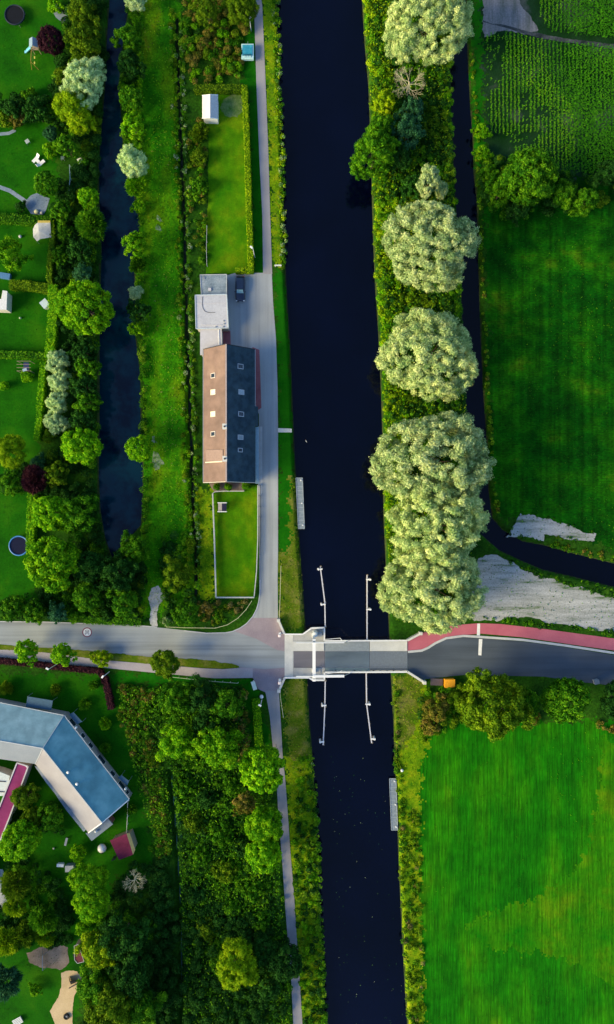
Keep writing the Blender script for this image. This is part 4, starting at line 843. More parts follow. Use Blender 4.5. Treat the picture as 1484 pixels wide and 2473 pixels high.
# barrier lights on the junction side
for i, (x, y, lab) in enumerate(((677, 1529, 'white barrier light post at the north bridge wing'), (677, 1641, 'white barrier light post at the south bridge wing'))):
    p = P(x, y, 0); r = empty('barrier_light', p, lab, 'barrier light', 'barrier lights at the bridge')
    mb = MB(); mb.cyl((0, 0, 0), (0, 0, 2.6), .07, n=10); mb.build('post', M_WHITE, r)
    mb = MB(); mb.box((0, 0, .5), (.45, .45, 1.0)); mb.build('base', M_WHITE, r)
    mb = MB(); mb.box((0, 0, 2.7), (.5, .5, .7)); h = mb.build('lamp_head', flat('lamp_pink_white', (0.75, 0.68, 0.70)), r); bevel(h, .08)
    mb = MB(); mb.cyl((-.27, 0, 2.7), (-.31, 0, 2.7), .15, n=14); mb.build('lens', flat('red_lens', (0.4, 0.02, 0.02), .2), h)
# guide fenders in the water
def fender(line, stubs, label):
    p0 = P(*line[0], 0); r = empty('guide_fender', (p0.x, p0.y, -.9), label, 'fender', 'guide fenders at the bridge'); o = rel(r)
    pts = [P(x, y, .35)-o for x, y in line]; mb = MB(); mb2 = MB()
    for a, b in zip(pts[:-1], pts[1:]):
        mb.bar(a, b, .20, .22); mb2.bar(a-Vector((0, 0, .6)), b-Vector((0, 0, .6)), .14, .18)
    mb.build('rail', flat('fender_white', (0.60, 0.60, 0.66)), r); mb2.build('lower_rail', M_WOOD, r)
    for a, b in zip(pts[:-1], pts[1:]):
        n = max(2, int((b-a).length/2.6)+1)
        for i in range(n if b is pts[-1] else n-1):
            p = a+(b-a)*i/(n-1); m3 = MB(); m3.cyl((p.x+.15, p.y, -1.5), (p.x+.15, p.y, p.z+.05), .11, n=8); m3.build('pile', M_WOOD, r)
    for (x, y, s) in stubs:
        p = P(x, y, .6)-o; mb = MB(); mb.bar((p.x, p.y, p.z), (p.x+s*.75, p.y+.06, p.z), .26, .2); st = mb.build('dolphin_arm', M_WHITE, r)
        mb = MB(); mb.cyl((p.x, p.y, -1.2), (p.x, p.y, p.z+.15), .2, n=10); mb.build('dolphin', M_WHITE, st)
fender([(774, 1368), (785, 1455), (786, 1514)], [(769.5, 1375, 1), (777, 1460, 1)], 'white guide fender north of the bridge on the west side')
fender([(887, 1389), (887, 1545)], [(894.5, 1400, -1), (895, 1472, -1)], 'straight white guide fender north of the bridge on the east side')
fender([(786, 1645), (785, 1708), (781, 1799)], [(779, 1704, 1), (774, 1792, 1)], 'white guide fender south of the bridge on the west side')
fender([(885, 1626), (886, 1701), (898, 1794)], [(893, 1701, -1), (905, 1785, -1)], 'white guide fender south of the bridge bending east')
# jetties
def jetty(c, label):
    cx = sum(p[0] for p in c)/4; cy = sum(p[1] for p in c)/4; p0 = P(cx, cy, 0); r = empty('jetty', (p0.x, p0.y, -.9), label, 'jetty', 'jetties on the canal'); o = rel(r)
    w = [P(x, y, -.35)-o for x, y in c]; MB().plate(w, .12).build('deck', M_GALV, r)
    a, b, cc, d = w; mb = MB()
    for i in range(13):
        t = i/12; A = a+(d-a)*t; B = b+(cc-b)*t; mb.bar(A+Vector((0, 0, .02)), B+Vector((0, 0, .02)), .07, .05)
    for q, q2 in ((a, d), (b, cc)): mb.bar(q+Vector((0, 0, .03)), q2+Vector((0, 0, .03)), .09, .08)
    mb.build('frame', flat('jetty_frame', (0.36, 0.42, 0.46), .5), r)
    for t in (.05, .5, .93):
        q = (b+(cc-b)*t)*.75+(a+(d-a)*t)*.25; mb = MB(); mb.cyl((q.x, q.y, -.5), (q.x, q.y, q.z+.25), .14, n=10); mb.build('bollard', M_WHITE, r)
        q = a+(d-a)*t; mb = MB(); mb.cyl((q.x+.1, q.y, -1.5), (q.x+.1, q.y, q.z-.1), .12, n=8); mb.build('pile', M_DARK, r)
jetty([(715, 1154), (731, 1154), (736, 1277), (721, 1277)], 'long grey jetty on the west bank opposite the big willows')
jetty([(941, 1880), (957, 1880), (961, 2005), (946, 2005)], 'long blue grey jetty on the east bank by the field')
r = empty('landing_steps', P(690, 1039.5, 0), 'pale stone slab path across the grass verge to the canal', 'steps'); o = rel(r)
mb = MB(); w = [P(x, y, .1)-o for x, y in ((672, 1034), (704, 1035), (706, 1044), (672, 1044))]; mb.prism([(p.x, p.y) for p in w], -.3, .1); mb.build('slab', M_CONC, r)
mb = MB(); p = P(704, 1037, 1)-o; mb.cyl((p.x, p.y, -.8), (p.x, p.y, 1.0), .1, n=8); mb.build('post', M_WHITE, r)

# ------------------------------------------------------------------ hedges
def hedge(line, w, h, kind, label, group=None, seed=1, dens=34):
    """plan polyline through the hedge's middle (at its top), width and height in metres"""
    r = np.random.default_rng(seed); p0 = P(*line[0], 0); root = empty('hedge', p0, label, 'hedge', group)
    pts = [np.array(P(x, y, h)[:2])-np.array(p0[:2]) for x, y in line]; C, Nn = [], []; mb = MB()
    for a, b in zip(pts[:-1], pts[1:]):
        d = b-a; L = np.linalg.norm(d); d /= L; n2 = np.array([-d[1], d[0]]); a2 = a-d*w*.15; L2 = L+w*.3
        for (cnt, sx) in ((int(L2*w*dens), 0), (int(L2*h*dens*.7), 1), (int(L2*h*dens*.7), -1)):
            t = r.random(cnt)*L2
            if sx == 0: u = r.uniform(-w/2, w/2, cnt); z = np.full(cnt, h)+r.normal(0, .05, cnt)+.05*np.sin(t*1.7+seed); nn = np.tile([0, 0, 1.], (cnt, 1))
            else: u = np.full(cnt, sx*w/2)+r.normal(0, .06, cnt); z = r.random(cnt)*h; nn = np.tile([n2[0]*sx, n2[1]*sx, .2], (cnt, 1))
            q = a2+t[:, None]*d+u[:, None]*n2; C.append(np.column_stack([q, z])); Nn.append(unit(nn+r.normal(0, .4, (cnt, 3))))
        mb.bar((a2[0], a2[1], h*.45), (a2[0]+d[0]*L2, a2[1]+d[1]*L2, h*.45), w*.8, h*.86)
    C = np.concatenate(C); Nn = np.concatenate(Nn); n = len(C)
    V = leafquads(C, Nn, .30*r.uniform(.6, 1.3, n), .19*r.uniform(.6, 1.3, n), r)
    o = bpy.data.objects.new('foliage', quadmesh('hedge_foliage', V, [LM[kind]], r.random(n))); COL.objects.link(o); o.parent = root
    mb.build('branches', LM[kind], root); return root
hedge([(470, 211), (590, 211)], 1.15, 1.5, 'olive', 'low clipped hedge along the top end of the rear lawn', seed=2)
hedge([(590, 206), (595, 300), (599, 430), (603, 560), (606, 654)], 1.0, 1.6, 'yellow', 'long clipped hedge along the right side of the rear lawn', seed=3)
hedge([(600, 650), (570, 651)], .95, 1.5, 'yellow', 'short clipped hedge above the parked car', seed=4)
hedge([(-40, 522), (60, 528), (122, 532)], 1.6, 1.6, 'green', 'wide hedge below the blue grey patio', seed=5)
hedge([(122, 535), (124, 560)], 1.3, 1.6, 'yellow', 'short hedge piece at the corner beside the white tarpaulin', seed=15)
hedge([(127, 562), (121, 620), (118, 670), (124, 690)], .95, 1.7, 'olive', 'slim curved hedge right of the lime green garden tree', seed=6)
hedge([(127, 690), (127, 760), (122, 830), (117, 862)], 1.75, 1.8, 'lime', 'broad bright hedge left of the round yellow green tree', seed=7)
hedge([(25, 686), (70, 688), (115, 697)], 1.7, 1.5, 'olive', 'wide hedge between the two small middle gardens', seed=8)
hedge([(-40, 854), (60, 856), (114, 859)], 1.25, 1.5, 'green', 'hedge along the bottom of the small garden with the white table', seed=9)
hedge([(104, 875), (98, 950), (92, 1030), (87, 1062)], 1.1, 1.6, 'lime', 'hedge left of the four pale shrubs', seed=10)
hedge([(77, 1190), (74, 1250), (72, 1335)], 1.5, 1.6, 'lime', 'hedge beside the blue trampoline', seed=11)
hedge([(205, 1497), (270, 1500), (338, 1503)], 1.5, 1.1, 'green', 'low dark hedge above the west road by the speed marking', seed=12)
hedge([(-60, 1592), (60, 1602), (150, 1613), (240, 1622), (252, 1640)], 1.1, 1.0, 'purple', 'long dark red hedge below the sidewalk', seed=13)
hedge([(252, 1640), (262, 1680), (268, 1712)], 1.2, 1.1, 'purple', 'short dark red hedge running down beside the white lamp', seed=14)
hedge([(618, 1690), (622, 1740), (626, 1800)], 1.4, .7, 'lime', 'low straight hedge left of the towpath below the bridge', seed=16)

# ------------------------------------------------------------------ fences and rails
def fence(line, h, label, mat, cat='fence', name='fence', gap=1.6, rails=(1.0,), w=.07, postw=.09, group=None):
    p0 = P(*line[0], 0); root = empty(name, p0, label, cat, group); o = rel(root)
    pts = [P(x, y, h)-o for x, y in line]; mb = MB()
    for k in rails:
        for a, b in zip(pts[:-1], pts[1:]): mb.bar((a.x, a.y, h*k), (b.x, b.y, h*k), w, w*1.3)
    mb.build('rail', mat, root); cnt = 0
    for a, b in zip(pts[:-1], pts[1:]):
        L = math.hypot(b.x-a.x, b.y-a.y); n = max(1, round(L/gap))
        for i in range(n+(1 if b is pts[-1] else 0)):
            p = a+(b-a)*i/n; mb = MB(); mb.box((p.x, p.y, h/2), (postw, postw, h)); mb.build('post', mat, root); cnt += 1
    return root
M_PGREEN = flat('pale_green_paint', (0.42, 0.52, 0.36), .6)
M_PWOOD = flat('pale_fence_wood', (0.50, 0.52, 0.50), .7, var=.15)
fence([(514, 1192), (518, 1300), (522, 1443)], 1.0, 'pale wooden fence along the left side of the front lawn', M_PWOOD, rails=(1, .55), w=.20, gap=2.0, postw=.12)
fence([(522, 1443), (570, 1443), (614, 1443)], 1.0, 'pale wooden fence across the bottom of the front lawn', M_PWOOD, rails=(1, .55), w=.20, gap=2.0, postw=.12)
fence([(623, 1172), (623, 1300), (620, 1380), (614, 1443)], .8, 'pale low wall and fence between front lawn and road', M_PWOOD, rails=(1, .5), w=.15, gap=2.0, postw=.12)
fence([(629, 1172), (629, 1250), (628, 1340)], .7, 'thin dark rail beside the road next to the front lawn', M_DARK, gap=2.4, w=.06)
fence([(514, 1192), (521, 1187), (545, 1186), (590, 1186)], .6, 'pale edging rail under the planting bed at the gable', M_PWOOD, gap=1.5, w=.16)
fence([(402, 1514), (445, 1516), (520, 1517), (550, 1509), (575, 1493), (595, 1472), (608, 1452)], .9, 'pale yellow rail curving round the dry grass corner', flat('pale_yellow_rail', (0.60, 0.60, 0.36), .6), cat='rail', name='guard_rail', gap=1.7)
fence([(679, 1368), (677, 1440), (675, 1498)], .9, 'pale yellow rail beside the canal road north of the bridge', flat('pale_yellow_rail2', (0.60, 0.58, 0.36), .6), cat='rail', name='guard_rail')
fence([(677, 1675), (680, 1700), (685, 1733)], .9, 'pale yellow rail beside the towpath south of the bridge', flat('pale_yellow_rail3', (0.60, 0.58, 0.36), .6), cat='rail', name='guard_rail')
fence([(412, 1635), (470, 1641), (519, 1646), (575, 1650)], .9, 'thin pale green rail below the sidewalk by the wood', M_PGREEN, cat='rail', name='guard_rail')
fence([(309, 1938), (308, 1975), (306, 2012)], 1.1, 'thin pale fence from the school corner to the plum roofed hut', M_PWOOD, gap=1.5, w=.08)
fence([(168, 398), (170, 430), (167, 462)], 1.2, 'thin pale blue rail beside the top garden shrubs', flat('pale_blue_rail', (0.30, 0.42, 0.45), .6), w=.09)
fence([(500, 545), (499, 600), (500, 640)], .9, 'thin pale rail along the left edge of the rear lawn', M_PWOOD, w=.06)

# ------------------------------------------------------------------ car
def car():
    c = P(580.5, 697, .8); root = empty('parked_car', (c.x, c.y, 0), 'dark blue estate car parked on the forecourt', 'car')
    paint = bpy.data.materials.new('dark_blue_paint'); T, N, L = nt(paint); B = N['Principled BSDF']; B.inputs['Base Color'].default_value = (0.006, 0.016, 0.05, 1); B.inputs['Roughness'].default_value = .3; B.inputs['Coat Weight'].default_value = .6
    def loft(secs, name, mat, parent):
        """secs: (y, halfwidth, z_low, z_high)"""
        vs, fs = [], []; k = 12
        for y, hw, z0, z1 in secs:
            for i in range(k):
                t = 2*math.pi*i/k+math.pi/k; cx = math.copysign(abs(math.cos(t))**.45, math.cos(t)); cz = math.copysign(abs(math.sin(t))**.5, math.sin(t))
                vs.append((hw*cx, y, (z0+z1)/2+(z1-z0)/2*cz))
        for j in range(len(secs)-1):
            for i in range(k): fs.append((j*k+i, j*k+(i+1) % k, (j+1)*k+(i+1) % k, (j+1)*k+i))
        fs += [tuple(range(k-1, -1, -1)), tuple(range((len(secs)-1)*k, len(secs)*k))]
        mb = MB(); mb.add(vs, fs); return mb.build(name, mat, parent, smooth=True)
    loft([(-2.33, .62, .35, .62), (-2.2, .80, .25, .78), (-1.7, .88, .2, .90), (-.9, .90, .2, .97), (0, .90, .2, .98), (1.2, .90, .2, .98), (1.9, .88, .22, .97), (2.22, .80, .28, .92), (2.33, .66, .35, .8)], 'body', paint, root)
    cb = loft([(-.95, .70, .85, .98), (-.35, .66, .9, 1.42), (.3, .64, .9, 1.48), (1.3, .62, .9, 1.46), (1.85, .60, .88, 1.30), (2.12, .66, .85, 1.0)], 'cabin', M_GLASS, root)
    mb = MB(); mb.add([(-.56, -.32, 1.455), (.56, -.32, 1.455), (.57, .4, 1.50), (.56, 1.35, 1.48), (.52, 1.8, 1.34), (-.52, 1.8, 1.34), (-.56, 1.35, 1.48), (-.57, .4, 1.50)], [(0, 1, 2, 7), (7, 2, 3, 6), (6, 3, 4, 5)]); mb.build('roof', paint, root)
    mb = MB(); mb.add([(-.66, -.93, 1.02), (.66, -.93, 1.02), (.56, -.38, 1.44), (-.56, -.38, 1.44)], [(0, 1, 2, 3)]); mb.build('windscreen', flat('windscreen', (0.16, 0.32, 0.40), .08), root)
    for x in (-.8, .8):
        for y in (-1.45, 1.42):
            mb = MB(); mb.cyl((x-.1, y, .33), (x+.1, y, .33), .33, n=18); w = mb.build('wheel', M_BLACK, root)
            mb = MB(); mb.cyl((x+math.copysign(.10, x), y, .33), (x+math.copysign(.115, x), y, .33), .2, n=14); mb.build('rim', M_GREY, w)
    for x in (-.66, .66):
        mb = MB(); mb.ball((x, -2.2, .66), .17, 10, sq=(1, .8, .6)); mb.build('headlight', M_WHITE, root)
        mb = MB(); mb.box((x*1.45, -.65, .98), (.2, .12, .14)); mb.build('mirror', paint, root)
        mb = MB(); mb.box((x, 2.27, .78), (.25, .08, .2)); mb.build('tail_light', flat('tail_red', (0.3, 0.01, 0.01), .3), root)
    mb = MB(); mb.box((0, -2.36, .45), (.5, .03, .12)); mb.build('number_plate', M_WHITE, root)
car()

# ------------------------------------------------------------------ cyclist on the towpath
def cyclist():
    p = P(668, 1810, .8); root = empty('bicycle', (p.x, p.y, 0), 'dark bicycle ridden along the towpath south of the bridge', 'bicycle')
    rz = .10; root.rotation_euler = (0, 0, rz)
    for y in (-.52, .55):
        mb = MB(); mb.torus((0, y, .35), .33, .022, 28, 6, axis='x'); w = mb.build('wheel', M_BLACK, root)
        mb = MB(); mb.cyl((-.05, y, .35), (.05, y, .35), .03, n=8)
        for i in range(8): a = i*math.pi/4; mb.cyl((0, y, .35), (0, y+.32*math.cos(a), .35+.32*math.sin(a)), .004, n=4)
        mb.build('spokes', M_GREY, w)
    mb = MB(); 
    for a, b in (((0, -.52, .35), (0, -.15, .35)), ((0, -.15, .35), (0, -.25, .85)), ((0, -.52, .35), (0, -.25, .8)), ((0, -.15, .35), (0, .38, .85)), ((0, -.25, .8), (0, .38, .9)), ((0, .36, .98), (0, .55, .35))): mb.cyl(a, b, .018, n=6)
    mb.build('frame', M_DARK, root)
    mb = MB(); mb.cyl((-.28, .28, 1.02), (.28, .28, 1.02), .015, n=6); mb.cyl((0, .37, .95), (0, .28, 1.02), .015, n=6); mb.build('handlebar', M_GREY, root)
    mb = MB(); mb.ball((0, -.28, .9), .12, 8, sq=(.8, 1.1, .4)); mb.build('saddle', M_BLACK, root)
    mb = MB(); mb.box((0, -.6, .74), (.30, .34, .24)); b = mb.build('pannier', flat('pannier_pink', (0.45, 0.22, 0.30), .7), root); bevel(b, .03)
    pr = empty('person', (p.x, p.y, 0), 'cyclist in a dark purple jacket and pale helmet on the towpath', 'person', rz=rz)
    J = dict(pelvis=(0, -.25, .98), belly=(0, -.16, 1.14), chest=(0, -.03, 1.34), neck=(0, .03, 1.47), head=(0, .07, 1.60), top=(0, .06, 1.70))
    V = [J[k] for k in ('pelvis', 'belly', 'chest', 'neck', 'head', 'top')]; E = [(0, 1), (1, 2), (2, 3), (3, 4), (4, 5)]; R = [.155, .14, .16, .06, .10, .07]
    for s in (-1, 1):
        b = len(V); V += [(s*.19, -.01, 1.40), (s*.27, .10, 1.18), (s*.26, .26, 1.06)]; R += [.065, .045, .035]; E += [(2, b), (b, b+1), (b+1, b+2)]
        b = len(V); kz = (.72 if s > 0 else .60); V += [(s*.11, -.2, .93), (s*.13, .12, kz), (s*.12, -.08 if s > 0 else -.12, .42 if s > 0 else .24), (s*.12, .08 if s > 0 else .04, .36 if s > 0 else .18)]; R += [.10, .062, .045, .04]; E += [(0, b), (b, b+1), (b+1, b+2), (b+2, b+3)]
        h = len(V)
        for f in range(4):
            V += [(s*(.235+.016*f), .30, 1.05-.002*f), (s*(.235+.016*f), .325+.004*(f % 2), 1.03), (s*(.235+.016*f), .31, 1.0)]; R += [.009, .009, .008]; q = h+3*f; E += [(12-7+0 if False else (8 if s < 0 else 15), q), (q, q+1), (q+1, q+2)]
        V += [(s*.22, .26, 1.035), (s*.215, .29, 1.01)]; R += [.010, .009]; E += [((8 if s < 0 else 15), h+12), (h+12, h+13)]
    # wrists: index of the third arm vertex of each side
    idxs = {}
    me = bpy.data.meshes.new('body')
    # rebuild edges with true wrist indices
    V2, R2, E2 = V[:6], R[:6], E[:5]; 
    for s in (-1, 1):
        a = len(V2); V2 += [(s*.19, -.01, 1.40), (s*.27, .10, 1.18), (s*.26, .26, 1.06), (s*.255, .29, 1.045)]; R2 += [.065, .045, .032, .028]; E2 += [(2, a), (a, a+1), (a+1, a+2), (a+2, a+3)]
        for f in range(4):
            q = len(V2); x = s*(.235+.017*f); V2 += [(x, .315, 1.045), (x, .335, 1.02), (x, .315+.003*f, .998)]; R2 += [.009, .009, .008]; E2 += [(a+3, q), (q, q+1), (q+1, q+2)]
        q = len(V2); V2 += [(s*.215, .285, 1.03), (s*.21, .30, 1.0)]; R2 += [.011, .009]; E2 += [(a+3, q), (q, q+1)]
        a = len(V2); up = s > 0; V2 += [(s*.11, -.2, .93), (s*.13, .12, .74 if up else .62), (s*.12, -.08 if up else -.12, .43 if up else .26), (s*.12, .08 if up else .03, .38 if up else .2)]; R2 += [.10, .062, .045, .04]; E2 += [(0, a), (a, a+1), (a+1, a+2), (a+2, a+3)]
    me.from_pydata(V2, E2, []); o = bpy.data.objects.new('body', me); COL.objects.link(o); o.parent = pr
    o.modifiers.new('skin', 'SKIN'); sk = me.skin_vertices[0].data
    for i, rr in enumerate(R2): sk[i].radius = (rr, rr); sk[i].use_root = (i == 0)
    sb = o.modifiers.new('subd', 'SUBSURF'); sb.levels = 1; sb.render_levels = 2
    me.materials.append(flat('jacket_purple', (0.05, 0.025, 0.06), .8))
    mb = MB(); mb.ball((0, .07, 1.62), .105, 12, sq=(.82, .95, 1.15)); hd = mb.build('head', flat('skin', (0.45, 0.27, 0.19), .6), pr, smooth=True)
    mb = MB(); mb.ball((0, .06, 1.68), .135, 12, sq=(.85, 1.1, .75), lo=-.25); mb.build('helmet', flat('helmet_pale', (0.72, 0.62, 0.60), .4), pr, smooth=True)
    mb = MB(); mb.cyl((0, .165, 1.61), (0, .19, 1.59), .012, .016, 6)
    for s in (-1, 1): mb.ball((s*.035, .155, 1.635), .010, 6); mb.ball((s*.087, .07, 1.615), .022, 6, sq=(.4, 1, 1.3))
    mb.box((0, .162, 1.56), (.045, .01, .010)); mb.build('face', flat('skin_dark', (0.30, 0.15, 0.11), .6), pr, smooth=True)
cyclist()

# ------------------------------------------------------------------ garden and roadside things
def simple(name, x, y, label, cat, rz=0, z=0, group=None):
    p = P(x, y, z); return empty(name, (p.x, p.y, 0), label, cat, group, rz)
def trampoline(x, y, R, ring, mat_, label, net=False):
    r = simple('trampoline', x, y, label, 'trampoline', z=.9)
    mb = MB(); mb.torus((0, 0, .9), R-.14, .13, 40, 8); mb.build('pad_ring', ring, r)
    mb = MB(); n = 32; mb.add([((R-.2)*math.cos(2*math.pi*i/n), (R-.2)*math.sin(2*math.pi*i/n), .88) for i in range(n)], [tuple(range(n))]); mb.build('jumping_mat', mat_, r)
    for i in range(4):
        a = i*math.pi/2+.4; mb = MB(); mb.cyl(((R-.1)*math.cos(a), (R-.1)*math.sin(a), 0), ((R-.12)*math.cos(a), (R-.12)*math.sin(a), .88), .035, n=8); mb.build('leg', M_GREY, r)
M_MATN = flat('mat_navy', (0.002, 0.006, 0.035), .95)
trampoline(46, 1318, 1.92, flat('ring_blue', (0.06, 0.22, 0.55), .4), M_MATN, 'round trampoline with a blue ring beside the hedge')
trampoline(36, 36, 1.95, flat('ring_dark', (0.006, 0.014, 0.03), .5), flat('mat_dark', (0.002, 0.004, 0.010), .95), 'dark round trampoline in the top left corner')
# play tower with slide and swing
def playtower():
    r = simple('play_tower', 86, 112, 'grey play tower with a pale blue slide beside the purple tree', 'play tower', z=1.4)
    for x, y in ((-.6, -.6), (.6, -.6), (.6, .6), (-.6, .6)):
        mb = MB(); mb.box((x, y, 1.2), (.1, .1, 2.4)); mb.build('post', M_WOOD, r)
    mb = MB(); mb.box((0, 0, 1.35), (1.3, 1.3, .08)); mb.build('platform', M_WOOD, r)
    mb = MB(); mb.plate([(-.8, -.8, 2.35), (0, -.8, 2.9), (0, .8, 2.9), (-.8, .8, 2.35)], .05); mb.plate([(.8, -.8, 2.35), (0, -.8, 2.9), (0, .8, 2.9), (.8, .8, 2.35)], .05); mb.build('roof', flat('tower_grey', (0.22, 0.32, 0.42), .5), r)
    mb = MB(); mb.plate([(-.65, -.25, 1.4), (-.65, .25, 1.4), (-2.1, .05, .25), (-2.1, -.45, .25)], .05); mb.plate([(-2.1, .05, .25), (-2.1, -.45, .25), (-2.5, -.5, .2), (-2.5, 0, .2)], .05)
    for s, t in ((.25, .05), (-.25, -.45)): mb.bar((-.65, s, 1.5), (-2.1, t, .35), .06, .18)
    mb.build('slide', flat('slide_blue', (0.20, 0.55, 0.70), .35), r)
    mb = MB(); mb.bar((-.4, -.6, 2.2), (-.55, -3.3, 2.2), .1); mb.bar((-.55, -3.3, 2.2), (-1.2, -3.5, 0), .08); mb.bar((-.55, -3.3, 2.2), (.1, -3.5, 0), .08); mb.build('swing_frame', flat('swing_wood', (0.30, 0.22, 0.05), .8), r)
    for y in (-1.5, -2.5):
        mb = MB(); mb.box((-.5, y, .5), (.22, .45, .04)); s = mb.build('swing_seat', flat('seat_yellow', (0.6, 0.55, 0.1), .5), r)
        mb = MB(); mb.cyl((-.5, y-.2, .5), (-.48, y-.2, 2.2), .012, n=5); mb.cyl((-.5, y+.2, .5), (-.48, y+.2, 2.2), .012, n=5); mb.build('rope', M_GREY, s)
playtower()
def lounger(x, y, rz, label, group=None):
    r = simple('sun_lounger', x, y, label, 'lounger', rz, .4, group)
    mb = MB(); mb.box((0, -.35, .33), (.62, 1.2, .07)); mb.build('seat', M_WHITE, r)
    mb = MB(); mb.plate([(-.31, .25, .35), (.31, .25, .35), (.31, .8, .8), (-.31, .8, .8)], .06); mb.build('backrest', M_WHITE, r)
    for a in (-.27, .27):
        for b in (-.85, .3): mb = MB(); mb.box((a, b, .15), (.06, .06, .3)); mb.build('leg', M_GREY, r)
lounger(88, 382, -.75, 'white lounger on the lawn, the upper of the pair', 'white loungers'); lounger(98, 395, 2.3, 'white lounger on the lawn, the lower of the pair', 'white loungers')
def table(x, y, s, label, rz=0, h=.72, mat=None, name='garden_table', cat='table'):
    r = simple(name, x, y, label, cat, rz, h); mb = MB(); mb.box((0, 0, h-.03), (s[0], s[1], .06)); mb.build('tabletop', mat or M_WHITE, r)
    for a in (-.42, .42):
        for b in (-.42, .42): mb = MB(); mb.box((a*s[0], b*s[1], h/2-.03), (.06, .06, h-.06)); mb.build('leg', M_GREY, r)
table(92, 389, (.6, .6), 'small white table between the two loungers', .8, .4)
table(108, 733, (1.4, 1.5), 'pale blue white square table near the broad hedge', .7, .75, flat('pale_blue_top', (0.50, 0.62, 0.68), .5))
table(114, 743, (.7, .6), 'small pale green table beside the square table', 0, .5, M_PGREEN)
table(66, 341, (.75, .75), 'grey white small table alone on the second lawn', .6, .6, flat('top_grey', (0.35, 0.42, 0.40), .5))
table(151, 381, (.6, .6), 'faint blue grey table under the shrubs by the thin rail', 0, .6, flat('top_blue', (0.10, 0.16, 0.16), .5))
def box_thing(name, x, y, s, rz, label, cat, mat, lid=None, bw=.05):
    r = simple(name, x, y, label, cat, rz, s[2]); mb = MB(); mb.box((0, 0, s[2]/2), s); b = mb.build('body', mat, r); bevel(b, bw)
    mb = MB(); mb.box((0, 0, s[2]+.03), (s[0]+.08, s[1]+.08, .07)); l = mb.build('lid', lid or mat, r); bevel(l, .02); return r
box_thing('garden_bench_box', 195, 389, (.8, 1.1, .8), .5, 'bright white box on the dark ground near the channel', 'box', M_WHITE)
box_thing('electricity_cabinet', 168, 2098, (1.5, 1.1, 1.2), .05, 'grey box in the shade below the school', 'cabinet', flat('box_grey', (0.24, 0.27, 0.29)), flat('box_grey_lid', (0.34, 0.36, 0.38)))
box_thing('storage_box', 146, 2090, (1.2, .5, .7), -.05, 'bright white small box left of the grey box', 'box', M_WHITE)
box_thing('rain_tub', 12, 666, (1.9, 1.0, .7), -.15, 'blue covered tub left of the middle hedge', 'tub', flat('tub_blue', (0.08, 0.20, 0.40), .4))
box_thing('orange_container', 1087, 1651, (1.85, 1.5, 1.3), .0, 'orange container beside the dark road', 'container', flat('orange_paint', (0.75, 0.30, 0.012), .5), flat('orange_lid', (0.80, 0.36, 0.02), .5))
box_thing('control_box', 1055, 1647, (2.2, 1.2, .35), -.03, 'low dark grey slab box left of the orange container', 'box', flat('slab_grey', (0.085, 0.07, 0.09), .8))
box_thing('switch_box', 1442, 1647, (.9, .8, .8), .2, 'small grey box between the two right hand trees and the road', 'box', M_GREY)
def disc(name, x, y, R, label, cat, mat, h=.5):
    r = simple(name, x, y, label, cat, z=h); mb = MB(); mb.ball((0, 0, h*.55), R, 16, sq=(1, 1, h*.9/R*.5)); mb.build('body', mat, r, smooth=True); mb = MB(); mb.cyl((0, 0, 0), (0, 0, .12), R*.7, n=14); mb.build('base', M_GREY, r)
disc('garden_light', 87, 510, .42, 'pale yellow round lamp stone beside the patio', 'garden light', flat('lamp_yellow', (0.75, 0.72, 0.40)))
disc('garden_light', 100, 513, .28, 'smaller pale round stone right of the yellow one', 'garden light', M_CREAM)
disc('garden_stool', 48, 767-0, .2, 'small pale stool in the garden with the broad hedge', 'stool', M_PGREEN)
disc('garden_stool', 48-0, 570+0, .3, 'pale round stool above the lime green tree', 'stool', M_PALER)
# white tarpaulin shelter
r = simple('tarpaulin_shelter', 103, 558, 'whitish tarpaulin shelter with a yellowish edge by the hedge', 'shelter', z=1.6); o = rel(r)
w = [P(x, y, z)-o for x, y, z in ((80, 553, 1.5), (85, 543, 1.7), (92, 537, 1.9), (122, 537, 1.9), (124, 573, 1.6), (98, 577, 1.5), (90, 583, 1.2), (81, 572, 1.4))]
c = Vector((sum(p.x for p in w)/8, sum(p.y for p in w)/8, 2.05)); mb = MB(); mb.add(w+[c]+[p-Vector((0, 0, .05)) for p in w], [(i, (i+1) % 8, 8) for i in range(8)]+[(i, 9+i, 9+(i+1) % 8, (i+1) % 8) for i in range(8)]); mb.build('tarpaulin', surf('tarp', [(0.35, (0.40, 0.42, 0.42)), (0.7, (0.62, 0.62, 0.60))], .9, fine=3, fineamt=.1), r)
MB().bar(w[2]+Vector((0, .12, .02)), w[3]+Vector((0, .12, .02)), .4, .06).build('valance', flat('valance_ochre', (0.50, 0.40, 0.08), .7), r)
for i in (0, 3, 4, 6): mb = MB(); mb.cyl((w[i].x, w[i].y, 0), (w[i].x, w[i].y, w[i].z-.06), .04, n=6); mb.build('pole', M_GREY, r)
# small house corner at the left edge
r, o = flatroof('garden_house', [(-60, 722), (4, 722), (7, 701), (18, 703), (16, 748), (-60, 745)], 2.6, flat('white_roof', (0.66, 0.68, 0.70)), M_CREAM, 'white roofed garden house cut by the left edge', None)
p = P(14, 725, 1)-o; mb = MB(); mb.box((p.x-.05, p.y, 1.0), (.08, .9, 2.0)); mb.build('door', M_DARK, r)
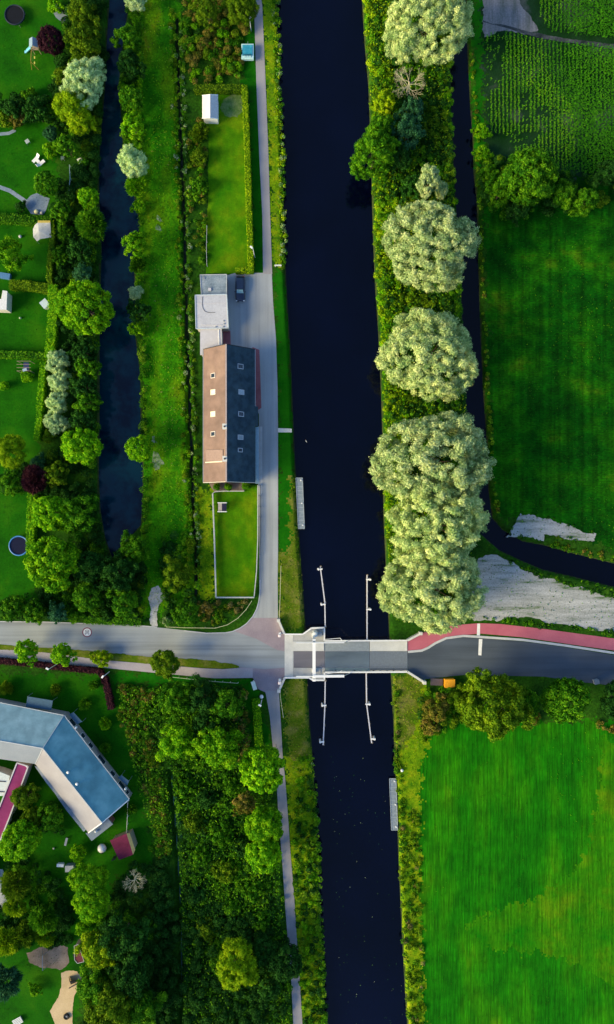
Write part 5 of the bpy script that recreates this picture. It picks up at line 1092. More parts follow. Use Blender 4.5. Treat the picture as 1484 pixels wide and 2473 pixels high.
# pergola with dark net
r = simple('arbour', 58, 884, 'dark arbour with a blue canopy beside the round bush', 'arbour', z=2.2)
mb = MB(); mb.box((.45, -.1, 2.2), (1.0, 1.5, .06)); mb.build('canopy', flat('canopy_navy', (0.02, 0.03, 0.10), .7), r)
mb = MB(); mb.box((.2, -.7, 2.27), (.8, .5, .05), .3); mb.build('pale_panel', flat('panel_blue', (0.3, 0.4, 0.5)), r)
for a, b in ((-1.2, -.9), (1.2, -.9), (1.2, .9), (-1.2, .9)): mb = MB(); mb.box((a, b, 1.1), (.09, .09, 2.2)); mb.build('post', M_WOOD, r)
mb = MB(); [mb.bar((-1.3, t, 2.24), (1.3, t, 2.24), .06) for t in (-.9, -.3, .3, .9)]; mb.build('rafter', M_WOOD, r)
# swing seat on the front lawn
r = simple('swing_seat', 537, 1225, 'white framed garden swing seat with dark canopy on the front lawn', 'swing seat', z=1.4)
for y in (-.82, .82): mb = MB(); mb.bar((-.85, y, 1.5), (.85, y, 1.5), .16, .10); mb.cyl((-.8, y, 0), (-.4, y, 1.45), .035, n=6); mb.cyl((.8, y, 0), (.4, y, 1.45), .035, n=6); mb.build('side_frame', M_WHITE, r)
mb = MB(); mb.plate([(-.05, -.72, 1.42), (.8, -.72, 1.30), (.8, .72, 1.30), (-.05, .72, 1.42)], .05); mb.build('canopy', flat('canopy_dark', (0.02, 0.02, 0.06), .8), r)
mb = MB(); mb.plate([(-.75, -.72, 1.28), (-.05, -.72, 1.42), (-.05, .72, 1.42), (-.75, .72, 1.28)], .05); mb.build('canopy_flap', flat('canopy_grey', (0.30, 0.28, 0.28), .8), r)
mb = MB(); mb.box((0, 0, .5), (.6, 1.4, .1)); mb.build('seat', M_CREAM, r)
# turquoise covered trailer beside the towpath
def trailer():
    c = P(598.5, 125, .9); r = empty('covered_trailer', (c.x, c.y, 0), 'turquoise covered trailer beside the towpath', 'trailer')
    mb = MB(); mb.box((0, 0, .75), (2.3, 2.8, .7)); b = mb.build('body', flat('trailer_pale', (0.42, 0.66, 0.70), .5), r); bevel(b, .06)
    mb = MB(); mb.box((0, .12, 1.13), (1.9, 2.0, .10)); b = mb.build('cover', surf('tarp_teal', [(0.3, (0.02, 0.22, 0.36)), (0.7, (0.06, 0.36, 0.50))], 1.2, fine=4, fineamt=.15, rough=.5), r); bevel(b, .04)
    mb = MB(); mb.box((0, -.75, 1.19), (1.5, .34, .05)); mb.build('strap_band', flat('tarp_dark', (0.01, 0.10, 0.16), .6), r)
    for x in (-.5, 0, .5): mb = MB(); mb.box((x, -1.05, 1.17), (.3, .34, .06)); mb.build('cushion', flat('cushion_pale', (0.45, 0.68, 0.70), .6), r)
    for x in (-1.1, 1.1): mb = MB(); mb.cyl((x-.09, 0, .3), (x+.09, 0, .3), .3, n=14); mb.build('wheel', M_BLACK, r)
    mb = MB(); mb.bar((0, 1.4, .45), (0, 2.2, .45), .08); mb.build('drawbar', M_GREY, r)
trailer()
# lamps and posts
def lamp(x, y, dx, dy, h, label, group='street lamps', head=None):
    p = P(x, y, 0); r = empty('street_lamp', p, label, 'street lamp', group)
    mb = MB(); mb.cyl((0, 0, 0), (0, 0, h), .08, .05, 10); mb.build('post', M_WHITE, r); mb = MB(); mb.cyl((0, 0, h), (dx, dy, h+.1), .04, n=8); mb.build('arm', M_WHITE, r)
    mb = MB(); mb.box((dx, dy, h+.08), (.32, .55, .16), math.atan2(dy, dx)+math.pi/2); b = mb.build('lamp_head', head or M_WHITE, r); bevel(b, .04)
lamp(141, 1602, -.2, .1, 5.0, 'white street lamp between the two left road trees')
lamp(265, 1622, .15, .2, 5.0, 'white street lamp beside the dark red hedge corner')
lamp(616, 622, -.3, .3, 4.4, 'white street lamp beside the rear lawn hedge')
lamp(633, 1690, -.1, .05, 4.0, 'white lamp on the grass left of the lower towpath')
lamp(607, 75, .1, .1, 3.5, 'small white lamp above the turquoise trailer')
r = simple('information_board', 614, 1656, 'white sloping information board at the towpath corner', 'board', .28, 1.4)
mb = MB(); mb.plate([(-.38, -.85, 1.2), (.38, -.85, 1.2), (.38, .85, 1.6), (-.38, .85, 1.6)], .05); mb.build('panel', flat('board_white', (0.66, 0.76, 0.66), .5), r)
for y in (-.7, .7): mb = MB(); mb.box((0, y, .6), (.08, .08, 1.2)); mb.build('post', M_WHITE, r)
disc('litter_bin', 632, 1684, .36, 'round white litter bin on the grass beside the towpath', 'litter bin', M_WHITE, .9)
disc('marker_stone', 972, 1862, .28, 'small white marker on the east bank above the jetty', 'marker', M_WHITE, .7)
r = simple('mooring_sign', 672, 641, 'white mooring board on the verge beside the road', 'board', 0, .8)
mb = MB(); mb.box((0, 0, .8), (1.3, .14, .4)); mb.build('panel', M_WHITE, r)
for x in (-.5, .5): mb = MB(); mb.box((x, 0, .35), (.08, .08, .7)); mb.build('post', M_WHITE, r)
# dome playhouse, climbing frame, tyre swing, benches
r = simple('play_dome', 246, 2050, 'round white play dome beside the plum roofed hut', 'play dome', z=.5)
mb = MB(); mb.ball((0, 0, .25), .82, 18, sq=(1, 1, .9), lo=-.25); mb.build('shell', M_WHITE, r, smooth=True); mb = MB(); mb.ball((.05, -.60, .4), .36, 12); mb.build('opening', M_DARK, r, smooth=True)
r = simple('climbing_frame', 176, 2375, 'dark triangular climbing frame on the sandy area', 'climbing frame', .4, 1)
mb = MB(); mb.plate([(-.9, -.5, .1), (.9, -.5, .1), (0, .9, 1.7)], .08); mb.plate([(-.9, -.5, .1), (-.7, 1.0, .1), (0, .9, 1.7)], .08); mb.build('panel', flat('net_black', (0.01, 0.01, 0.01), .8), r)
mb = MB(); mb.bar((-1.4, -.9, .3), (1.3, -.6, .3), .14); mb.build('beam', M_DARK, r)
r = simple('tyre_ring', 161, 2455, 'black tyre ring lying on the sandy area', 'tyre ring', z=.2); mb = MB(); mb.torus((0, 0, .2), .42, .18, 24, 8); mb.build('tyre', M_BLACK, r, smooth=True); mb = MB(); mb.cyl((0, 0, 0), (0, 0, .25), .15, n=12); mb.build('hub', M_GREY, r)
r = simple('picnic_bench', 43, 2467, 'white slatted bench at the bottom left corner', 'bench', .5, .5)
for k in range(5): mb = MB(); mb.box((0, -.5+.25*k, .5), (1.8, .16, .05)); mb.build('slat', M_WHITE, r)
for a in (-.7, .7): mb = MB(); mb.box((a, 0, .25), (.08, 1.0, .48)); mb.build('leg', M_GREY, r)
r = simple('see_saw', 107, 2317, 'thin grey swing frame on the brown gravel court', 'swing frame', 0, 1.2)
mb = MB(); mb.bar((0, -1.6, 2.0), (0, 1.2, 2.0), .08); mb.build('top_bar', M_GREY, r)
for y in (-1.6, 1.2):
    for s in (-1, 1): mb = MB(); mb.cyl((0, y, 2), (s*.8, y, 0), .04, n=6); mb.build('leg', M_GREY, r)
r = simple('playground_bench', 160, 2033, 'narrow grey bench on the school grass', 'bench', -.25, .45); mb = MB(); mb.box((0, 0, .45), (.4, 1.5, .06)); mb.build('seat', M_GREY, r)
for y in (-.6, .6): mb = MB(); mb.box((0, y, .21), (.34, .07, .42)); mb.build('leg', M_DARK, r)
disc('garden_ball', 129.5, 2050, .18, 'small cream ball on the dark school grass', 'ball', M_CREAM, .35)
# duck on the canal
def duck(x, y, rz, label):
    p = P(x, y, -.8); r = empty('duck', (p.x, p.y, -.9), label, 'duck', rz=rz); V = [(0, -.22, .10), (0, -.05, .10), (0, .13, .12), (0, .22, .24), (0, .25, .32), (0, .33, .31)]; R = [.04, .12, .09, .045, .055, .02]
    me = bpy.data.meshes.new('body'); me.from_pydata(V, [(i, i+1) for i in range(5)], []); o = bpy.data.objects.new('body', me); COL.objects.link(o); o.parent = r; o.modifiers.new('skin', 'SKIN')
    for i, q in enumerate(R): me.skin_vertices[0].data[i].radius = (q, q); me.skin_vertices[0].data[i].use_root = (i == 0)
    o.modifiers.new('s', 'SUBSURF').render_levels = 2; me.materials.append(M_CREAM)
    mb = MB(); mb.ball((0, .38, .30), .03, 8, sq=(.8, 1.6, .5)); mb.build('beak', flat('beak_orange', (0.6, 0.25, 0.02)), r)
duck(740.5, 1066, .5, 'pale duck alone on the dark canal')

# ------------------------------------------------------------------ trees and shrubs one by one: x, y, radius on the plan, leaf kind, habit, label
WG = 'silver willows on the east bank'
for x, y, r, lab, top, asp in [
 (1035, 60, 98, 'silver willow at the top of the east bank', 13, (1, 1)),
 (1036, 436, 34, 'small slim silver willow above the others on the east bank', 9, (.85, 1.2)),
 (1066, 460, 20, 'smallest silver green willow beside the slim one', 6, (.8, 1.2)),
 (1036, 592, 116, 'big round silver willow above the middle one on the east bank', 14, (1.02, .96)),
 (1036, 862, 120, 'middle silver willow, rounded and separate, opposite the long house', 14, (1.02, .96)),
 (1046, 1112, 136, 'tallest broad silver willow at the top of the lower clump', 16, (1.0, .92)),
 (1056, 1270, 126, 'silver willow in the middle of the lower clump', 15, (1, .9)),
 (1046, 1418, 118, 'silver willow overhanging the red cycle path', 14, (1.02, .95))]:
    plant(x, y, r, 'willow', 'willow', lab, 'tree', top, WG, asp, 'willow_tree')
T = [
 # top left gardens
 (133, 14, 20, 'lime', 'loose', 'bright bush above the small top left patio'),
 (195, 30, 34, 'olive', 'loose', 'olive tree at the top edge beside the dark channel'),
 (205, 105, 44, 'olive', 'loose', 'tall yellow olive tree right of the purple tree'),
 (123, 98, 34, 'purple', 'round', 'dark purple tree beside the slide'),
 (152, 185, 24, 'olive', 'loose', 'small olive shrub left of the pale blue tree'),
 (205, 200, 54, 'pale', 'willow', 'pale silver blue tree at the channel above the yellow green one'),
 (176, 262, 48, 'yellow', 'willow', 'brilliant yellow green tree below the pale blue tree'),
 (200, 300, 30, 'yellow', 'willow', 'lower lobe tree of the brilliant yellow green pair'),
 (32, 262, 26, 'dark', 'loose', 'dark green bush at the left edge of the second garden'),
 (88, 268, 32, 'dark', 'loose', 'dark leafy bush left of the yellow green tree'),
 (46, 284, 24, 'autumn', 'loose', 'rusty yellow bush above the short grey path'),
 (14, 286, 24, 'olive', 'loose', 'olive bush at the left edge beside the rusty bush'),
 (70, 232, 18, 'green', 'loose', 'small green bush above the rusty bush'),
 (122, 322, 18, 'teal', 'round', 'upper of the two small round grey green shrubs'),
 (121, 364, 19, 'lime', 'round', 'lower of the two small round grey green shrubs'),
 (162, 356, 28, 'green', 'loose', 'oval shrub with speckled leaves beside the round pair'),
 (213, 352, 18, 'olive', 'loose', 'small olive shrub on the channel bank above the white box'),
 (112, 444, 32, 'green', 'round', 'lobed green shrub hanging over the round patio'),
 (150, 510, 26, 'green', 'loose', 'green shrub right of the round patio'),
 (214, 478, 28, 'lime', 'round', 'bright shrub on the channel bank above the star shaped one'),
 (222, 545, 38, 'green', 'spiky', 'star shaped green shrub with long radial leaves'),
 (50, 500, 14, 'dark', 'loose', 'small dark bush left of the round patio'),
 (160, 560, 22, 'green', 'loose', 'speckled green bush right of the white tarpaulin'),
 (148, 620, 24, 'green', 'loose', 'speckled green bush right of the slim hedge'),
 (196, 605, 30, 'dark', 'loose', 'dark tree on the channel bank below the star shaped shrub'),
 (200, 660, 26, 'teal', 'loose', 'dark blue green bush just above the round yellow green tree'),
 (206, 742, 68, 'lime', 'round', 'large round yellow green tree beside the channel'),
 (20, 612, 48, 'lime', 'loose', 'lime green garden tree at the left edge'),
 (67, 908, 17, 'lime', 'ball', 'clipped round bush below the dark arbour'),
 (10, 933, 13, 'lime', 'ball', 'small clipped bush at the left edge below the arbour'),
 (26, 1090, 44, 'yellow', 'willow', 'brilliant yellow tree at the left edge above the purple shrub'),
 (120, 1052, 16, 'olive', 'loose', 'small olive shrub right of the brilliant yellow tree'),
 (196, 1078, 48, 'lime', 'round', 'yellow olive tree beside the channel above the big pair'),
 (84, 1158, 34, 'purple', 'spiky', 'wine red shrub above the hedge by the trampoline'),
 (92, 1118, 20, 'teal', 'loose', 'small blue green shrub above the wine red shrub'),
 (28, 1166, 28, 'green', 'loose', 'green bush at the left edge below the brilliant yellow tree'),
 (136, 1145, 30, 'olive', 'loose', 'speckled olive bush right of the wine red shrub'),
 (126, 1240, 50, 'lime', 'round', 'yellow green tree, upper of the big left pair'),
 (184, 1245, 48, 'green', 'loose', 'speckled green tree right of the upper big tree'),
 (130, 1362, 66, 'lime', 'round', 'largest yellow green tree beside the blue trampoline'),
 (218, 1368, 44, 'dark', 'round', 'dark green tree right of the largest yellow green tree'),
 (212, 1440, 40, 'green', 'round', 'speckled green tree above the low dark hedge'),
 (286, 1385, 46, 'dark', 'loose', 'dark speckled tree below the end of the channel'),
 (302, 1450, 42, 'green', 'loose', 'dark green tree left of the gravel entrance'),
 (322, 1325, 34, 'green', 'loose', 'green shrub at the lower right end of the channel'),
 (30, 1472, 30, 'green', 'loose', 'leftmost dark bush above the west road'),
 (84, 1476, 28, 'green', 'loose', 'second dark bush above the west road from the left'),
 (140, 1480, 27, 'teal', 'loose', 'third dark bush above the west road from the left'),
 (182, 1484, 24, 'green', 'loose', 'fourth dark bush above the west road next to the low hedge'),
 # right bank of the side channel
 (330, 4, 26, 'pale', 'willow', 'pale tree cut by the top edge'),
 (308, 92, 34, 'green', 'loose', 'green bush below the pale tree at the top edge'),
 (314, 160, 36, 'dark', 'loose', 'dark speckled bush below the top green bush on the channel'),
 (316, 238, 32, 'green', 'round', 'bright green bush on the channel level with the pale blue tree'),
 (322, 305, 30, 'lime', 'loose', 'lime bush above the pale cream willow shrub'),
 (320, 392, 40, 'pale', 'willow', 'pale cream willow shrub overhanging the channel'),
 (330, 448, 26, 'lime', 'spiky', 'lime spiky shrub below the pale cream willow shrub'),
 (338, 500, 18, 'lime', 'loose', 'small lime shrub further below the cream willow shrub'),
 (325, 590, 30, 'lime', 'loose', 'lime bush bulging over the channel'),
 (332, 640, 22, 'green', 'spiky', 'small spiky bush above the tiny pale shrub'),
 (329, 707, 18, 'pale', 'willow', 'tiny pale shrub opposite the round yellow green tree'),
 (334, 752, 28, 'dark', 'loose', 'dark bush below the tiny pale shrub'),
 (333, 793, 20, 'lime', 'loose', 'small lime bush below the dark one on the channel'),
 (336, 1083, 34, 'lime', 'round', 'rounded bright green bush alone on the lower channel bank'),
 (426, 1388, 36, 'olive', 'loose', 'olive brown bush beside the meadow ditch'),
 (455, 1480, 34, 'green', 'loose', 'green bush above the curving yellow rail'),
 (404, 1500, 14, 'white', 'loose', 'small pale shrub beside the gravel entrance'),
 (482, 380, 24, 'olive', 'loose', 'olive shrub left of the rear lawn, upper one'),
 (482, 450, 24, 'green', 'loose', 'green shrub left of the rear lawn, lower one'),
 (484, 320, 22, 'olive', 'spiky', 'feathery olive shrub below the white shed'),
 (582, 18, 40, 'olive', 'willow', 'yellow olive tree over the end of the towpath'),
 (500, 30, 34, 'olive', 'loose', 'olive bush at the top edge in the rough ground'),
 (524, 1176, 9, 'green', 'ball', 'small round bush left in the gable planting bed'),
 (552, 1176, 10, 'green', 'ball', 'small round bush in the middle of the gable planting bed'),
 (596, 1173, 12, 'green', 'ball', 'small round bush right in the gable planting bed'),
 # road trees
 (65, 1573, 32, 'lime', 'loose', 'leftmost small yellow green road tree'),
 (152, 1581, 31, 'lime', 'loose', 'second small yellow green road tree from the left'),
 (243, 1588, 24, 'yellow', 'loose', 'smallest yellow road tree above the white lamp'),
 (400, 1603, 35, 'olive', 'round', 'darker road tree standing alone on the right'),
 (16, 1662, 16, 'olive', 'spiky', 'feathery sapling at the left end of the school grass'),
 (135, 1666, 13, 'olive', 'spiky', 'small feathery sapling above the blue awning'),
 (228, 1654, 12, 'green', 'spiky', 'faint sapling left of the dark red hedge end'),
 (205, 1701, 14, 'green', 'spiky', 'sapling above the school roof corner'),
 (254, 1748, 15, 'lime', 'spiky', 'pale star sapling right of the school roof corner'),
 (255, 1806, 14, 'green', 'spiky', 'star sapling beside the middle of the angled wing'),
 (318, 1955, 12, 'green', 'spiky', 'tiny sapling right of the thin pale fence'),
 # school garden
 (48, 2030, 52, 'lime', 'round', 'round leafy tree below the magenta corridor'),
 (62, 1925, 34, 'olive', 'loose', 'olive bush between corridor and school'),
 (78, 1972, 26, 'olive', 'loose', 'lower olive bush beside the corridor'),
 (128, 1972, 34, 'green', 'loose', 'green bush below the south west side of the school'),
 (188, 2060, 22, 'lime', 'loose', 'small lime bush left of the white play dome'),
 (216, 2128, 46, 'lime', 'willow', 'bright green tree, upper one of the two below the dome'),
 (222, 2185, 42, 'lime', 'willow', 'bright green tree, lower one of the two below the dome'),
 (200, 2240, 18, 'lime', 'loose', 'small lime bush beside the dark red roofed hut'),
 (240, 2290, 48, 'yellow', 'loose', 'yellow speckled tree above the sandy area'),
 (298, 2262, 54, 'dark', 'loose', 'dark speckled tree right of the yellow speckled one'),
 (318, 2345, 52, 'dark', 'loose', 'dark spreading tree in the lower wood'),
 (228, 2378, 46, 'green', 'loose', 'green tree beside the climbing frame'),
 (272, 2430, 60, 'olive', 'loose', 'big olive tree at the bottom edge by the sand'),
 (345, 2430, 44, 'green', 'loose', 'green tree at the bottom edge right of the olive one'),
 (38, 2135, 36, 'olive', 'spiky', 'feathery olive conifer below the round leafy tree'),
 (36, 2190, 26, 'yellow', 'spiky', 'feathery yellow conifer below the olive one'),
 (104, 2220, 34, 'green', 'spiky', 'feathery green conifer above the gravel court'),
 (108, 2262, 24, 'yellow', 'spiky', 'small yellow conifer at the edge of the gravel court'),
 (14, 2275, 34, 'yellow', 'spiky', 'yellow feathery bush at the left edge by the gravel court'),
 (58, 2258, 28, 'olive', 'spiky', 'olive feathery bush left of the gravel court'),
 (8, 2372, 42, 'teal', 'spiky', 'blue green conifer at the left edge near the bottom'),
 (86, 2390, 16, 'lime', 'loose', 'small lime shrub left of the sandy area'),
 # wood between school and canal
 (430, 1690, 42, 'green', 'loose', 'green tree at the top left of the wood'),
 (492, 1688, 44, 'dark', 'loose', 'dark green tree at the top of the wood'),
 (545, 1700, 46, 'green', 'loose', 'green tree at the top right of the wood'),
 (500, 1745, 38, 'dark', 'loose', 'dark tree in the middle of the upper wood'),
 (432, 1790, 46, 'lime', 'loose', 'bright green tree at the left of the wood'),
 (528, 1802, 58, 'lime', 'loose', 'bright spreading tree in the middle of the wood'),
 (634, 1858, 56, 'lime', 'round', 'bright green tree overhanging the towpath'),
 (590, 1940, 30, 'autumn', 'loose', 'rusty olive bush below the towpath tree'),
 (640, 1992, 46, 'lime', 'round', 'green tree beside the towpath, upper one of the joined pair'),
 (638, 2062, 48, 'lime', 'round', 'green tree beside the towpath, lower one of the joined pair'),
 (575, 2328, 58, 'yellow', 'willow', 'round golden green tree near the bottom of the wood'),
 (690, 2325, 44, 'dark', 'round', 'dark tree covering the lower towpath'),
 (640, 2300, 34, 'dark', 'loose', 'dark bush left of the tree covering the towpath'),
 (650, 2385, 30, 'dark', 'loose', 'dark bush below the tree covering the towpath'),
 # east bank
 (904, 372, 58, 'green', 'willow', 'dark green tree leaning over the canal'),
 (922, 318, 40, 'green', 'round', 'green tree just above the leaning canal tree'),
 (965, 385, 38, 'dark', 'loose', 'dark tree right of the leaning canal tree'),
 (985, 318, 42, 'teal', 'loose', 'dark blue green tree in the middle of the east bank'),
 (930, 245, 28, 'yellow', 'loose', 'bright yellow green tree on the canal edge above the leaning tree'),
 (1000, 262, 26, 'teal', 'loose', 'small blue green bush below the bare tree'),
 (1000, 455, 30, 'dark', 'loose', 'dark bush left of the slim silver willow'),
 # right side
 (1163, 318, 20, 'lime', 'loose', 'columnar lime bush beside the right ditch, upper one'),
 (1166, 370, 20, 'lime', 'loose', 'columnar lime bush beside the right ditch, lower one'),
 (1278, 428, 72, 'green', 'round', 'spreading green tree below the maize field'),
 (1210, 462, 38, 'green', 'loose', 'green bush left of the spreading field tree'),
 (1362, 470, 34, 'green', 'loose', 'bright ragged bush right of the spreading field tree'),
 (1412, 485, 34, 'green', 'loose', 'green bush at the right end of the field hedge'),
 (1180, 420, 22, 'green', 'loose', 'small green bush between ditch and field tree'),
 (1250, 505, 34, 'dark', 'loose', 'low dark bush below the spreading field tree'),
 (1470, 420, 34, 'dark', 'loose', 'dark bush at the right edge below the maize'),
 (1195, 1700, 84, 'olive', 'loose', 'biggest olive green tree below the dark road'),
 (1262, 1700, 46, 'green', 'round', 'green tree joined to the right of the biggest olive tree'),
 (1368, 1690, 60, 'green', 'round', 'dense green tree below the road, second from the right edge'),
 (1494, 1692, 48, 'dark', 'round', 'dense dark tree cut by the right edge'),
 (1122, 1690, 38, 'olive', 'loose', 'olive bush right of the rusty thicket'),
 (1055, 1712, 36, 'autumn', 'loose', 'rusty thicket below the orange container'),
 (1040, 1752, 26, 'autumn', 'loose', 'low rusty shrub at the corner of the south field'),
 (1092, 1672, 18, 'green', 'loose', 'small green bush under the orange container'),
]
for x, y, r, kind, style, lab in T: plant(x, y, r, kind, style, lab)
for x, y, r in ((139, 873, 30), (145, 921, 29), (138, 972, 29), (137, 1022, 29)):
    n = dict(zip((873, 921, 972, 1022), ('topmost', 'second', 'third', 'lowest')))[y]
    plant(x, y, r, 'pale', 'willow', n+' of the four pale round shrubs beside the hedge', 'shrub', 3.6, 'four pale shrubs in a row', name='shrub')
for i, (y, r) in enumerate(((850, 32), (890, 30), (932, 32), (975, 30), (1018, 32))):
    plant(205+(i % 2)*6, y, r, 'green' if i % 2 else 'dark', 'loose', ('first', 'second', 'third', 'fourth', 'fifth')[i]+' from the top of the dark trees between pale shrubs and channel', 'tree', 5.2, 'dark trees on the channel bank', name='tree')

for i, (x, y, r) in enumerate(((445, 1900, 26), (500, 1925, 30), (560, 1900, 24), (470, 1985, 28), (535, 2010, 32), (585, 2045, 24), (480, 2070, 26), (540, 2100, 30), (610, 2150, 28), (470, 2160, 30), (560, 2190, 26), (500, 2240, 30), (630, 2220, 26))):
    plant(x, y, r, ('green', 'dark', 'green', 'olive')[i % 4], 'loose', 'low green bush among the herbs in the middle of the wood', 'shrub', 2.4, 'low bushes in the middle of the wood', name='shrub')
# bare dead trees
def bare_tree(x, y, R, h, label, seed):
    p = P(x, y, h*.6); root = empty('bare_tree', (p.x, p.y, 0), label, 'tree'); r = random.Random(seed); mb = MB()
    def br(a, d, L, w, k):
        b = a+d*L; mb.cyl(a, b, w, w*.62, 5, cap=False)
        if k == 0: return
        for i in range(3 if k > 1 else 2):
            nd = (d+Vector((r.uniform(-.8, .8), r.uniform(-.8, .8), r.uniform(-.2, .35)))).normalized(); br(b, nd, L*r.uniform(.6, .85), w*.6, k-1)
    tr = MB(); tr.cyl((0, 0, 0), (0, 0, h*.55), .22, .14, 8); tr.build('trunk', DEADWOOD, root, smooth=True)
    for i in range(9):
        a = i*2*math.pi/9+r.uniform(-.3, .3); br(Vector((0, 0, h*(.35+.22*r.random()))), Vector((math.cos(a), math.sin(a), r.uniform(.15, .7))).normalized(), R*.38, .075, 4)
    mb.build('branches', DEADWOOD, root)
bare_tree(990, 195, 3.0, 8.5, 'bare dead tree with pale branches on the east bank', 3)
bare_tree(324, 2128, 1.9, 6, 'small bare tree with pale twigs in the lower wood', 9)

# ------------------------------------------------------------------ undergrowth, reeds and grasses (uncountable)
EB = [(884, -60), (890, 0), (896, 100), (904, 200), (908, 300), (912, 400), (916, 560), (922, 700), (930, 800), (936, 950), (940, 1050), (942, 1250), (948, 1400), (952, 1500), (1100, 1500), (1140, 1300), (1136, 1180), (1125, 1000), (1112, 800), (1106, 640), (1096, 520), (1090, 420), (1086, 330), (1082, 250), (1080, 130), (1090, 0), (1092, -60)]
EBW = [(876, -60), (879, 0), (886, 100), (894, 200), (898, 300), (901, 400), (905, 560), (911, 700), (918, 800), (925, 950), (928, 1050), (931, 1250), (942, 1400), (946, 1440), (960, 1440), (985, 1250), (985, 1050), (980, 950), (970, 800), (962, 560), (950, 400), (948, 200), (940, 0), (940, -60)]
mounds('bank_scrub', [EB], .8, (.4, 1.0), (.5, 1.8), ['dark', 'green', 'dark', 'olive'], 'dark tangled scrub covering the east bank', 'undergrowth', 3)
fuzz('bank_herbs', [EB], 9, .4, 2.0, ['green', 'olive', 'dark', 'yellow'], 'leafy growth through the east bank scrub', 'undergrowth', 33, zone=.3, elong=2, lean=.6)
fuzz('bank_herbs', [EBW], 16, .36, 1.7, ['yellow', 'lime', 'yellow', 'olive'], 'yellow green herbs along the east canal edge', 'undergrowth', 34, zone=.3, elong=2, lean=.6)
mounds('bank_scrub', [EBW], 1.1, (.35, .8), (.5, 1.4), ['yellow', 'olive', 'yellow', 'lime', 'yellow'], 'yellow green scrub along the canal edge of the east bank', 'undergrowth', 4)
mounds('bank_scrub', [[(1068, 130), (1088, 130), (1092, 330), (1102, 520), (1108, 700), (1095, 700), (1076, 420), (1070, 250)]], 1.0, (.4, .8), (.4, 1.0), ['lime', 'reed', 'green'], 'bright green strip between east bank scrub and ditch', 'undergrowth', 5)
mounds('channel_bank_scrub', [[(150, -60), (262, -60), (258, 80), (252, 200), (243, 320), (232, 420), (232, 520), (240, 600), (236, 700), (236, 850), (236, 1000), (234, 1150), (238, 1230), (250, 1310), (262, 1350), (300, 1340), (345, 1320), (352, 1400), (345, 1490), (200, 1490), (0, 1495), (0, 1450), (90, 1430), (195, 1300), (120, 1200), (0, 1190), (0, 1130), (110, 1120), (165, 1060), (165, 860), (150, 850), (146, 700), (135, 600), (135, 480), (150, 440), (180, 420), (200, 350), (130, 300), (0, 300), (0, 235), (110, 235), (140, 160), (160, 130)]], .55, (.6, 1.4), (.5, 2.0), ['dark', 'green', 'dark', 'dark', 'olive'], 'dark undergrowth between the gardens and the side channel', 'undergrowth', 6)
mounds('channel_bank_scrub', [[(312, -60), (345, -60), (345, 300), (350, 420), (350, 560), (345, 700), (352, 900), (356, 1100), (358, 1300), (346, 1300), (348, 1140), (343, 1050), (341, 900), (330, 790), (330, 700), (326, 600), (340, 540), (328, 470), (306, 400), (299, 330), (294, 250), (294, 150), (306, 60)]], .9, (.4, .9), (.4, 1.3), ['green', 'lime', 'green', 'reed', 'dark'], 'green herbs along the right bank of the side channel', 'undergrowth', 7)
WOOD = [(385, 1652), (520, 1650), (592, 1662), (606, 1750), (600, 1830), (600, 1900), (655, 1910), (668, 1960), (678, 2094), (686, 2199), (690, 2262), (700, 2374), (706, 2473), (710, 2560), (446, 2560), (444, 2300), (434, 2100), (424, 1950), (414, 1860), (370, 1750), (372, 1680)]
fuzz('wood_herbs', [WOOD, [(284, 1650), (410, 1660), (440, 2050), (385, 2070), (312, 1800)]], 11, .42, 1.7, ['green', 'lime', 'green', 'dark', 'lime'], 'nettles and herbs growing through the wood', 'undergrowth', 31, zone=.14, elong=2, lean=.6, avoid=[widen([(396, 1840)]+LDITCH, 12), [(596, 1655), (640, 1655), (660, 1830), (606, 1830)]], weights=[3.5, 1, 3.5, 3, .8])
mounds('wood_undergrowth', [WOOD], .8, (.35, .8), (.4, 1.2), ['dark', 'green', 'dark', 'green', 'green', 'dark'], 'dense green undergrowth of the wood between school and towpath', 'undergrowth', 8, avoid=[widen([(396, 1840)]+LDITCH, 12), [(596, 1655), (640, 1655), (660, 1830), (606, 1830)]])
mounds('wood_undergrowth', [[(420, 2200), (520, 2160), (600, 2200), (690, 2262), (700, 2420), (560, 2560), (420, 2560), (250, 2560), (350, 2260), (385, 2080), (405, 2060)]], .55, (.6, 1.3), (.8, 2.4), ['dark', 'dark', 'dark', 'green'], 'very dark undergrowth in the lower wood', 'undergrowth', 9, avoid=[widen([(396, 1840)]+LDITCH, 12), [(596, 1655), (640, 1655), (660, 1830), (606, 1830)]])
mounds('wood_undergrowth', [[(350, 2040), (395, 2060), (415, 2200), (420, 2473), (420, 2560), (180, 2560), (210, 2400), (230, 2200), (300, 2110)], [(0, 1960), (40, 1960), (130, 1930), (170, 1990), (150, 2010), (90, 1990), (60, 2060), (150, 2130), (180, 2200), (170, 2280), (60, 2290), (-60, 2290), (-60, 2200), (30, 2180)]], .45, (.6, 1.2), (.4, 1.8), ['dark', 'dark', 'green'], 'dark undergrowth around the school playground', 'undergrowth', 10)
mounds('rough_scrub', [[(446, -60), (600, -60), (612, 20), (612, 60), (590, 100), (580, 200), (470, 204), (452, 150), (446, 60)]], .8, (.5, 1.1), (.5, 1.6), ['green', 'autumn', 'olive', 'green', 'autumn', 'lime', 'dark'], 'rough ground of rusty and green scrub at the top', 'undergrowth', 11, zone=.5)
mounds('rough_scrub', [[(462, 290), (500, 290), (500, 470), (498, 640), (478, 640), (460, 500), (455, 380)]], .8, (.35, .8), (.3, 1.2), ['green', 'olive', 'green', 'autumn', 'lime'], 'narrow border of shrubs left of the rear lawn', 'undergrowth', 12, zone=.5)
